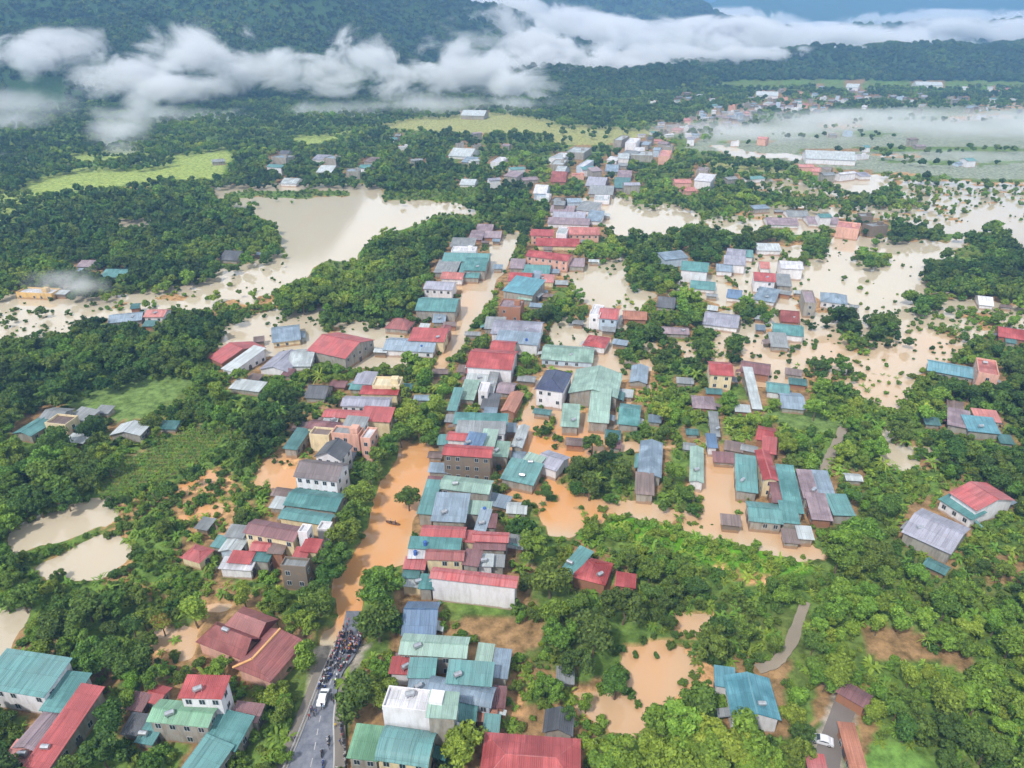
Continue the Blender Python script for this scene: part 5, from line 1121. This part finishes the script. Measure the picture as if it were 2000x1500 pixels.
for f in (.5,):
    b = MB()
    for k in range(0, 30, 2):
        a0, a1 = Vector(lerp(LE[k], RE[k], f)), Vector(lerp(LE[k + 1], RE[k + 1], f)); dv = (a1 - a0).normalized(); s_ = Vector((-dv.y, dv.x, 0)) * .08
        b.add([(p.x, p.y, 1.004) for p in (a0 - s_, a0 + s_, a1 + s_, a1 - s_)], [(0, 3, 2, 1)])
    tag(obj('road_markings', b.data('road_markings', [kerbm])), kind='structure')
# walled yard lane lower right
ribbon('path', smooth([P(x, y) for x, y in ((1555, 1600), (1588, 1480), (1622, 1390), (1640, 1335))], 12), smooth([P(x, y) for x, y in ((1630, 1600), (1642, 1480), (1668, 1400), (1690, 1362))], 12), lambda k: .95, .5, flat_mat('dark_yard_paving', srgb(126, 118, 114), .8))

trk = flat_mat('pale_dirt_track', srgb(150, 138, 122), .9)
for cl_, w_ in ((((1478, 1312), (1512, 1300), (1540, 1268), (1556, 1225), (1572, 1180)), 1.2), (((1600, 940), (1616, 905), (1632, 870), (1648, 836)), 1.4)):
    cc_ = [Vector(q) for q in smooth([P(x, y) for x, y in cl_], 22)]; la, lb = [], []
    for k in range(22): d_ = (cc_[min(k + 1, 21)] - cc_[max(k - 1, 0)]).normalized(); s_ = Vector((-d_.y, d_.x, 0)) * w_ * random.uniform(.85, 1.2); la.append(cc_[k] + s_); lb.append(cc_[k] - s_)
    ribbon('path', la, lb, lambda k: .92, .9, trk)
# ------------------------------------------------------------------ railings and poles along the road
railm = flat_mat('galvanised_rail', srgb(206, 206, 210), .5)
rw = empty('roadside_railing', (L1[0][0], L1[0][1], 1.1)); tag(rw, 'white metal railing on the left edge of the dry road', 'railing'); b = MB()
Lr = [Vector((p[0], p[1], 0)) - Vector((L1[0][0], L1[0][1], 0)) for p in off(LE, RE, .5)]
for k in range(3, 27): b.cyl(Lr[k] + Vector((0, 0, .9)), Lr[k + 1] + Vector((0, 0, .9)), .05, n=5); b.cyl(Lr[k] + Vector((0, 0, .5)), Lr[k + 1] + Vector((0, 0, .5)), .04, n=5)
obj('rail', b.data('rail', [railm]), rw)
for k in range(3, 28, 2): b = MB(); b.cyl(Lr[k], Lr[k] + Vector((0, 0, .95)), .06, n=6); obj('post', b.data('post', [railm]), rw)
def road_pt(k, f):                        # k along 0..39, f across 0 left..1 right
    i = min(int(k), 38); t = k - i; a = Vector(lerp(LE[i], LE[i + 1], t)); b_ = Vector(lerp(RE[i], RE[i + 1], t)); d = (b_ - a).orthogonal(); p = a.lerp(b_, f); q = Vector(lerp(LE[i + 1], RE[i + 1], f)) - Vector(lerp(LE[i], RE[i], f))
    return p, math.atan2(q.y, q.x), rz_(i)

# ------------------------------------------------------------------ people
def skin_person(name, seed, pose):
    g = random.Random(seed); st = .22 if pose == 'walk' else .06
    J = {'pel': (0, 0, .95), 'spi': (0, .01, 1.18), 'che': (0, 0, 1.38), 'nec': (0, .01, 1.53), 'hea': (0, .02, 1.64), 'top': (0, .02, 1.74)}
    S = {'pel': (.15, .11), 'spi': (.13, .095), 'che': (.16, .105), 'nec': (.055, .055), 'hea': (.085, .1), 'top': (.06, .07)}
    E = [('pel', 'spi'), ('spi', 'che'), ('che', 'nec'), ('nec', 'hea'), ('hea', 'top')]
    for s, n in ((-1, 'l'), (1, 'r')):
        f = st * s
        ar = g.uniform(-.1, .35) if pose != 'ride' else .42
        J['sh' + n] = (.19 * s, 0, 1.43); S['sh' + n] = (.06, .06); J['el' + n] = (.25 * s, ar * .4 - f * .4, 1.16); S['el' + n] = (.042, .042)
        J['wr' + n] = (.22 * s, ar * .9 + .05 - f * .6, .93 if pose != 'ride' else 1.08); S['wr' + n] = (.03, .03); J['ha' + n] = (.21 * s, ar + .08 - f * .6, .86 if pose != 'ride' else 1.05); S['ha' + n] = (.035, .022)
        J['hi' + n] = (.1 * s, 0, .9); S['hi' + n] = (.095, .1)
        if pose == 'ride': kn, an, to = (.16 * s, .42, .88), (.17 * s, .3, .45), (.17 * s, .45, .42)
        else: kn, an, to = (.11 * s, f * .8 + .03, .5), (.11 * s, f * 1.4 - .03, .09), (.12 * s, f * 1.4 + .13, .04)
        J['kn' + n] = kn; S['kn' + n] = (.062, .062); J['an' + n] = an; S['an' + n] = (.042, .045); J['to' + n] = to; S['to' + n] = (.04, .03)
        E += [('che', 'sh' + n), ('sh' + n, 'el' + n), ('el' + n, 'wr' + n), ('wr' + n, 'ha' + n), ('pel', 'hi' + n), ('hi' + n, 'kn' + n), ('kn' + n, 'an' + n), ('an' + n, 'to' + n)]
    ks = list(J); m = bpy.data.meshes.new(name); m.from_pydata([J[k] for k in ks], [(ks.index(a), ks.index(b)) for a, b in E], [])
    o = bpy.data.objects.new(name, m); col.objects.link(o); sk = o.modifiers.new('s', 'SKIN'); lay = m.skin_vertices[0].data if m.skin_vertices else None
    if lay is None:
        bpy.context.view_layer.objects.active = o; lay = m.skin_vertices[0].data
    for k, n_ in enumerate(ks): lay[k].radius = S[n_]; lay[k].use_root = (n_ == 'pel')
    o.modifiers.new('d', 'SUBSURF').levels = 1
    dg = bpy.context.evaluated_depsgraph_get(); dg.update(); mm = bpy.data.meshes.new_from_object(o.evaluated_get(dg)); bpy.data.objects.remove(o); mm.name = name
    return mm
def person_mat():
    m, t, bs = newmat('clothes_and_skin'); tcn = t.nodes.new('ShaderNodeTexCoord'); oi = t.nodes.new('ShaderNodeObjectInfo'); sx = t.nodes.new('ShaderNodeSeparateXYZ'); t.links.new(tcn.outputs['Object'], sx.inputs[0])
    ab = mathn(t, 'ABSOLUTE', sx.outputs['X']); z = sx.outputs['Z']
    legs = mathn(t, 'LESS_THAN', z, .93); head = mathn(t, 'GREATER_THAN', z, 1.5); hair = mathn(t, 'GREATER_THAN', z, 1.68); foot = mathn(t, 'LESS_THAN', z, .08)
    c = mixc(t, legs, oi.outputs['Color'], srgb(52, 54, 66)); c = mixc(t, head, c, srgb(190, 146, 118)); c = mixc(t, hair, c, srgb(30, 26, 26)); c = mixc(t, foot, c, srgb(60, 50, 44))
    hands = mathn(t, 'MULTIPLY', mathn(t, 'GREATER_THAN', ab, .17), mathn(t, 'LESS_THAN', z, .98)); c = mixc(t, mathn(t, 'MULTIPLY', hands, mathn(t, 'GREATER_THAN', z, .8)), c, srgb(190, 146, 118))
    t.links.new(c, bs.inputs['Base Color']); bs.inputs['Roughness'].default_value = .85; return m
PM = person_mat(); BOD = [skin_person('person', k, 'walk' if k % 2 else 'stand') for k in range(4)]; RID = skin_person('person', 9, 'ride')
for b in BOD + [RID]: b.materials.clear(); b.materials.append(PM); b.polygons.foreach_set('use_smooth', np.ones(len(b.polygons), dtype=bool))
SH = [('red', (150, 50, 56)), ('white', (215, 215, 220)), ('blue', (60, 80, 140)), ('navy', (40, 46, 80)), ('black', (40, 40, 46)), ('dark', (56, 52, 60)), ('grey', (120, 120, 130)), ('purple', (96, 76, 120)), ('yellow', (214, 180, 60)), ('orange', (220, 120, 50)), ('pale blue', (150, 180, 210)), ('pink', (210, 130, 150)), ('green', (70, 130, 80))]
PPL = []
def person(k, f, shirt=None, pose=None, rz=None, z=None, xy=None):
    if xy is None: p, a, zz = road_pt(k, f)
    else: p, a, zz = Vector((xy[0], xy[1], 0)), 0, z
    if zz < .05: zz = max(zz, -.45)
    nm, c = shirt or random.choice(SH + SH[1:8] * 2); o = obj('person', BOD[random.randrange(4)] if pose is None else RID, None, (p.x, p.y, z if z is not None else zz), (a - R(90) + random.uniform(-1.2, 1.2)) if rz is None else rz)
    o.color = srgb(*c); s = random.uniform(.9, 1.04); o.scale = (s, s, s); return o, nm
bands = [(26, 31.5, 120, 'in the crowd at the flood edge'), (21, 26.5, 26, 'on the dry road behind the crowd'), (12, 21, 14, 'along the left side of the dry road'), (3, 12, 10, 'on the lower dry road'), (31.5, 35, 7, 'wading in the flooded street')]
for k0, k1, n, where in bands:
    cnt = {}
    for j in range(n):
        f = random.random() ** (1.6 if k0 < 22 else 1) * 1.1 - .05 if not (k0 < 12) else random.choice((-.1, .05, .9, 1.1, 1.2))
        o, nm = person(random.uniform(k0, k1), f); tag(o, 'person in a %s top %s' % (nm, where), 'person', 'people ' + where)
# ------------------------------------------------------------------ motorbikes
tyre = flat_mat('tyre_rubber', (.03, .03, .03, 1), .8)
def wheel_mesh(r, w):
    b = MB(); n = 14; vs = []
    for rr, ww in ((r, w * .5), (r * 1.0, -w * .5), (r * .62, -w * .4), (r * .62, w * .4)):
        for i in range(n): t = 2 * math.pi * i / n; vs.append((ww, rr * math.cos(t), rr * math.sin(t)))
    fs = [(s * n + i, s * n + (i + 1) % n, ((s + 1) % 4) * n + (i + 1) % n, ((s + 1) % 4) * n + i) for s in range(4) for i in range(n)]
    b.add(vs, fs); b.cyl((-w * .4, 0, 0), (w * .4, 0, 0), r * .25, n=8, mi=1)
    for i in range(6): t = math.pi * i / 3; b.cyl((0, 0, 0), (0, r * .65 * math.cos(t), r * .65 * math.sin(t)), r * .05, n=4, mi=1)
    return b.data('wheel', [tyre, M_steel])
WB = wheel_mesh(.29, .09)
def bike_mat():
    m, t, bs = newmat('motorbike_paint'); oi = t.nodes.new('ShaderNodeObjectInfo'); t.links.new(oi.outputs['Color'], bs.inputs['Base Color']); bs.inputs['Roughness'].default_value = .3; return m
BKM = bike_mat()
b = MB(); b.box(-.12, .12, -.65, .1, .5, .68); b.add([(-.1, .1, .35), (.1, .1, .35), (.14, .55, .45), (-.14, .55, .45), (-.08, .12, .6), (.08, .12, .6), (.13, .42, .95), (-.13, .42, .95)], [(0, 3, 2, 1), (4, 5, 6, 7), (0, 1, 5, 4), (1, 2, 6, 5), (2, 3, 7, 6), (3, 0, 4, 7)]); b.box(-.09, .09, -.25, .2, .28, .5); b.box(-.1, .1, -.85, -.62, .52, .62)
BBODY = b.data('body', [BKM]); b = MB(); b.box(-.13, .13, -.62, .08, .69, .78); BSEAT = b.data('seat', [tyre]); b = MB(); b.cyl((-.33, .42, 1.03), (.33, .42, 1.03), .025, n=6); b.cyl((0, .42, 1.0), (0, .62, .3), .035, n=6); b.cyl((-.33, .42, 1.03), (-.36, .36, 1.2), .015, n=4); b.cyl((.33, .42, 1.03), (.36, .36, 1.2), .015, n=4); BBAR = b.data('handlebar', [M_steel])
def motorbike(p, rz, z, c, label, group):
    r = empty('motorbike', (p.x, p.y, z), rz); tag(r, label, 'motorbike', group); bd = obj('body', BBODY, r); bd.color = srgb(*c); obj('seat', BSEAT, r); obj('handlebar', BBAR, r)
    for y in (-.62, .62): obj('wheel', WB, r, (0, y, .29))
    return r
BC = [('red', (180, 40, 40)), ('blue', (50, 80, 160)), ('black', (36, 36, 40)), ('white', (220, 220, 220)), ('silver', (160, 160, 165))]
for j in range(15):
    p, a, z = road_pt(1.5 + j * .75, 1.3 + random.uniform(-.03, .03)); nm, c = random.choice(BC); motorbike(p, a + R(90) + random.uniform(-.2, .2), z + .15, c, '%s motorbike parked in the row on the right pavement' % nm, 'motorbikes parked on the right pavement')
for j in range(30):
    p, a, z = road_pt(random.uniform(14, 28), random.choice((.05, .12, .2, .3, -.02, .4, .8))); nm, c = random.choice(BC); motorbike(p, a - R(90) + random.uniform(-.3, .3), z, c, '%s motorbike standing along the left of the dry road' % nm, 'motorbikes left of the dry road')
for j, (k, f) in enumerate(((6.2, .78), (7.4, .72), (3.6, .8), (9, .85), (5.2, .66))):
    p, a, z = road_pt(k, f); nm, c = BC[(j + 1) % 5]; motorbike(p, a - R(90), z, c, '%s motorbike being ridden on the lower dry road' % nm, 'ridden motorbikes')
    o, s = person(k, f, SH[(j * 3 + 2) % 10], 'ride', a - R(90), z); o.location.z = z - .12; o.location.x -= .25 * math.cos(a); o.location.y -= .25 * math.sin(a); tag(o, 'person in a %s top riding the %s motorbike on the lower road' % (s, nm), 'person', 'motorbike riders')
# ------------------------------------------------------------------ cars and van
CW = wheel_mesh(.33, .2)
def car(name, p, rz, z, c, label, van=False, pickup=False):
    r = empty(name, (p.x, p.y, z), rz); tag(r, label, name); pm = bpy.data.materials.new('car_paint'); pm.use_nodes = True; q = pm.node_tree.nodes['Principled BSDF']; q.inputs['Base Color'].default_value = srgb(*c); q.inputs['Roughness'].default_value = .25; q.inputs['Coat Weight'].default_value = .5
    Ln, Wd, Ht = (5.0, 1.85, 2.0) if van else (4.4, 1.75, 1.45)
    prof = [(-Ln / 2, .35), (-Ln / 2, .8), (-Ln / 2 + .25, 1.0), (-Ln / 2 + .55, 1.02), (-Ln / 2 + 1.1, Ht - .08), (-Ln / 2 + 1.6, Ht), (Ln / 2 - 1.9, Ht), (Ln / 2 - 1.15, 1.02), (Ln / 2 - .25, .86), (Ln / 2, .7), (Ln / 2, .35)]
    if van: prof = [(-Ln / 2, .35), (-Ln / 2, 1.0), (-Ln / 2 + .12, 1.85), (-Ln / 2 + .35, Ht), (Ln / 2 - 1.5, Ht), (Ln / 2 - .75, 1.15), (Ln / 2 - .1, .95), (Ln / 2, .7), (Ln / 2, .35)]
    b = MB(); n = len(prof); vs = []
    for s in (-1, 1):
        for y, zz in prof: k = 1 - .14 * max(0, (zz - 1) / (Ht - 1)); vs.append((s * Wd / 2 * k, y, zz))
    b.add(vs, [tuple(range(n - 1, -1, -1)), tuple(range(n, 2 * n))] + [(k, (k + 1) % n, n + (k + 1) % n, n + k) for k in range(n)]); obj('body', b.data('body', [pm]), r)
    g = MB(); y0, y1 = (-Ln / 2 + .5, Ln / 2 - 1.35) if van else (-Ln / 2 + 1.15, Ln / 2 - 1.75)
    for s in (-1, 1):
        x0, x1 = s * Wd / 2 * 1.003, s * Wd / 2 * (1 - .115) * 1.01; zt = Ht - .15
        g.add([(x0, y0 - .2, 1.08), (x0, y1 + .35, 1.08), (x1, y1, zt), (x1, y0 + .1, zt)], [(0, 1, 2, 3)] if s > 0 else [(3, 2, 1, 0)])
    ws = [(Ln / 2 - 1.5, Ht), (Ln / 2 - .75, 1.15)] if van else [(Ln / 2 - 1.9, Ht), (Ln / 2 - 1.15, 1.02)]
    (ya, za), (yb, zb) = ws; g.add([(-.68, ya + .12, za - .1), (.68, ya + .12, za - .1), (.76, yb - .04, zb + .1), (-.76, yb - .04, zb + .1)], [(0, 3, 2, 1)])
    for v_ in range(len(g.v) - 4, len(g.v)): x_, y_, z_ = g.v[v_]; g.v[v_] = (x_, y_ + .03, z_ + .03)
    obj('window', g.data('window', [M_glass]), r)
    for s in (-1, 1):
        for y in (-Ln / 2 + .85, Ln / 2 - .85): obj('wheel', CW, r, (s * (Wd / 2 - .08), y, .33))
        h_ = MB(); h_.box(s * .62 - .16, s * .62 + .16, Ln / 2 - .06, Ln / 2 + .02, .58, .74); obj('headlight', h_.data('headlight', [M_steel]), r)
    return r
p, a, z = road_pt(15.6, .42); car('car', p, a - R(90), z, (226, 228, 232), 'white car driving up the dry road towards the crowd')
p, a, z = road_pt(1.6, .72); car('car', p, a - R(90), z, (200, 212, 224), 'pale silver car on the dry road at the bottom edge')
q = P(1604, 1449, .95); car('car', q, R(72), .95, (222, 224, 230), 'white car parked in the walled yard lane at lower right')
# a rowing boat in the flooded street
bt = empty('boat', tuple(P(768, 1023)), R(70)); tag(bt, 'small brown wooden boat drifting in the orange flooded street', 'boat'); b = MB()
st_ = [(-2.2, .12, .5), (-1.4, .5, .38), (0, .65, .34), (1.4, .5, .4), (2.4, .05, .58)]; vs = []
for y, w_, z_ in st_: vs += [(-w_, y, z_), (-w_ * .6, y, -.06), (w_ * .6, y, -.06), (w_, y, z_), (w_ * .88, y, z_), (w_ * .5, y, .02), (-w_ * .5, y, .02), (-w_ * .88, y, z_)]
fs = [(i * 8 + k, i * 8 + (k + 1) % 8, i * 8 + 8 + (k + 1) % 8, i * 8 + 8 + k) for i in range(4) for k in range(8)] + [tuple(range(7, -1, -1)), tuple(range(32, 40))]
wd = flat_mat('boat_timber', srgb(120, 88, 64)); b.add(vs, fs); obj('hull', b.data('hull', [wd]), bt); b = MB(); b.box(-.5, .5, -.7, -.45, .24, .28); b.box(-.5, .5, .6, .85, .24, .28); obj('seat', b.data('seat', [wd]), bt)
for s_ in (-1, 1):
    q = Vector(bt.location) + Vector((math.cos(R(70)), math.sin(R(70)), 0)) * 0 + Vector((-math.sin(R(70)), math.cos(R(70)), 0)) * s_ * .8; o, nm = person(0, 0, SH[1 if s_ > 0 else 2], None, R(70), -.02 + .1, (q.x, q.y)); tag(o, 'person in a %s top standing in the small brown boat' % nm, 'person')
# ------------------------------------------------------------------ low cloud, mist and haze
import bmesh
def cloud(name, label, puffs, dens, scale=1 / 70., thr=.5, soft=1.7, amp=6.0, step=None, col_=(.98, .985, 1, 1)):
    """puffs: (px, py, Y, rx, ry, rz): ellipsoids of droplets hanging in the valley"""
    C_ = [(PD(a, b, Y), Vector((rx, ry, rz))) for a, b, Y, rx, ry, rz in puffs]; bm_ = bmesh.new()
    for c, r in C_:
        q = bmesh.ops.create_icosphere(bm_, subdivisions=3, radius=1.0)
        for v in q['verts']: v.co = Vector((v.co.x * r.x, v.co.y * r.y, v.co.z * r.z)) * 1.04 + c
    org = sum((c for c, r in C_), Vector()) / len(C_)
    bmesh.ops.translate(bm_, vec=-org, verts=bm_.verts[:])
    m = bpy.data.meshes.new(name); bm_.to_mesh(m); bm_.free(); o = obj(name, m, None, org)
    if len(C_) > 1:
        md = o.modifiers.new('r', 'REMESH'); md.mode = 'VOXEL'; md.voxel_size = max(6, min(min(r) for c, r in C_) * .35); dg = bpy.context.evaluated_depsgraph_get(); dg.update(); mm = bpy.data.meshes.new_from_object(o.evaluated_get(dg)); o.modifiers.clear(); o.data = mm; m = mm
    mt = bpy.data.materials.new(name); mt.use_nodes = True; t = mt.node_tree; t.nodes.clear(); out = t.nodes.new('ShaderNodeOutputMaterial'); pv = t.nodes.new('ShaderNodeVolumePrincipled'); t.links.new(pv.outputs[0], out.inputs['Volume'])
    pv.inputs['Color'].default_value = col_; pv.inputs['Anisotropy'].default_value = .1
    g = t.nodes.new('ShaderNodeNewGeometry'); f = None
    for c, r in C_:
        s = N(t, 'ShaderNodeVectorMath', operation='SUBTRACT'); t.links.new(g.outputs['Position'], s.inputs[0]); s.inputs[1].default_value = c
        d = N(t, 'ShaderNodeVectorMath', operation='DIVIDE'); t.links.new(s.outputs[0], d.inputs[0]); d.inputs[1].default_value = r
        l = N(t, 'ShaderNodeVectorMath', operation='LENGTH'); t.links.new(d.outputs[0], l.inputs[0]); v = mathn(t, 'SUBTRACT', 1.0, l.outputs['Value'])
        f = v if f is None else mathn(t, 'MAXIMUM', f, v)
    mp_ = N(t, 'ShaderNodeMapping'); mp_.inputs['Scale'].default_value = (1, .7, 1.5); t.links.new(g.outputs['Position'], mp_.inputs[0])
    n = N(t, 'ShaderNodeTexNoise', Scale=scale, Detail=8.0, Roughness=.68, Distortion=.6); t.links.new(mp_.outputs[0], n.inputs['Vector'])
    e = mathn(t, 'ADD', mathn(t, 'MULTIPLY', f, soft), mathn(t, 'MULTIPLY', mathn(t, 'SUBTRACT', n.outputs['Fac'], .5), amp)); e = mathn(t, 'SUBTRACT', e, thr)
    fade = mathn(t, 'MULTIPLY', f, 5.0, True); e = mathn(t, 'MAXIMUM', e, 0.0); t.links.new(mathn(t, 'MULTIPLY', mathn(t, 'MULTIPLY', mathn(t, 'POWER', e, 1.3), fade), dens), pv.inputs['Density'])
    m.materials.clear(); m.materials.append(mt); tag(o, label, 'cloud', None, 'stuff'); return o
cloud('low_cloud', 'long white cloud bank lying across the foot of the left mountain', [(60, 112, 1300, 200, 120, 46), (200, 140, 1270, 190, 120, 46), (385, 108, 1250, 130, 110, 62), (520, 138, 1250, 160, 110, 44), (330, 165, 1200, 220, 110, 30), (-150, 130, 1350, 200, 120, 46), (130, 90, 1350, 130, 90, 36)], .055, 1 / 85., thr=.7, amp=7)
cloud('low_cloud', 'puffy white cloud at the middle of the valley foot', [(715, 116, 1280, 100, 100, 58), (800, 150, 1250, 130, 100, 44), (640, 158, 1230, 120, 90, 32), (930, 140, 1350, 150, 100, 48), (900, 100, 1450, 100, 90, 46), (1010, 165, 1300, 110, 90, 38)], .055, 1 / 75., thr=.7, amp=7)
cloud('low_cloud', 'thick bright cloud sea filling the valley behind the low hills', [(1010, 62, 2400, 330, 420, 95), (1200, 85, 2350, 380, 420, 85), (1400, 84, 2400, 360, 420, 82), (1600, 88, 2500, 330, 400, 72), (1130, 120, 2050, 280, 320, 60), (1740, 84, 2600, 260, 300, 60), (1900, 66, 2800, 320, 300, 64), (2090, 62, 2800, 300, 300, 64), (960, 25, 2900, 240, 300, 70)], .1, 1 / 170., thr=.3, amp=6)
cloud('low_cloud', 'ragged cloud skirt spilling over the low hills to the middle valley', [(1060, 135, 1600, 170, 140, 52), (1190, 132, 1650, 190, 130, 46), (1320, 112, 1800, 210, 120, 44), (1030, 95, 1750, 170, 130, 60), (1480, 112, 1850, 200, 90, 34), (1680, 108, 1900, 200, 90, 26)], .1, 1 / 90., thr=.6, amp=7)
cloud('low_cloud', 'cloud band below the blue ranges at upper right', [(1350, 40, 4200, 620, 500, 80), (1560, 66, 3900, 500, 500, 60), (1850, 50, 4400, 700, 600, 95), (2060, 45, 4400, 600, 600, 95), (1760, 86, 3900, 400, 500, 50)], .05, 1 / 260., amp=6, thr=.4)
cloud('mist', 'thin slanting cloud streak across the dark mountain ridge', [(780, 55, 2000, 200, 140, 44), (900, 90, 1900, 130, 120, 40), (690, 40, 2000, 160, 120, 30)], .016, 1 / 110.)
cloud('mist', 'round drift of mist hanging over the lime green rice field', [(240, 258, 820, 48, 55, 34), (258, 300, 780, 38, 50, 24), (272, 200, 900, 30, 50, 32)], .045, 1 / 45., amp=3)
cloud('mist', 'grey mist drifting on the left edge slopes', [(30, 205, 980, 130, 90, 30), (10, 235, 930, 110, 80, 22), (30, 322, 720, 70, 60, 16)], .02, 1 / 60., amp=3)
cloud('mist', 'thin mist veil over the flat field at right', [(1650, 245, 1000, 280, 130, 22), (1850, 265, 950, 260, 140, 28), (2050, 260, 950, 220, 140, 32), (1480, 262, 900, 180, 90, 15), (1900, 330, 740, 190, 70, 18)], .024, 1 / 80., soft=1.2, amp=2.4, thr=0)
cloud('mist', 'wisp of mist above the brown river bend at left', [(110, 545, 345, 26, 22, 9), (150, 560, 330, 22, 16, 6)], .06, 1 / 18., amp=3)
cloud('mist', 'faint wisps climbing off the wood below the cloud bank', [(450, 235, 1050, 170, 70, 20), (640, 215, 1080, 150, 70, 22), (820, 205, 1100, 150, 70, 20), (250, 225, 1000, 120, 60, 18), (1000, 205, 1150, 130, 70, 18)], .02, 1 / 75., amp=4.5)
# even blue-white air over the whole valley
b = MB(); b.box(-16000, 16000, -600, 15000, -30, 620); m = bpy.data.materials.new('haze'); m.use_nodes = True; t = m.node_tree; t.nodes.clear(); out = t.nodes.new('ShaderNodeOutputMaterial'); pv = t.nodes.new('ShaderNodeVolumePrincipled'); t.links.new(pv.outputs[0], out.inputs['Volume'])
pv.inputs['Density'].default_value = .00022; pv.inputs['Color'].default_value = (.24, .47, .82, 1); pv.inputs['Anisotropy'].default_value = .0
tag(obj('haze', b.data('haze', [m])), 'pale blue air thickening towards the far hills', 'haze', None, 'stuff')
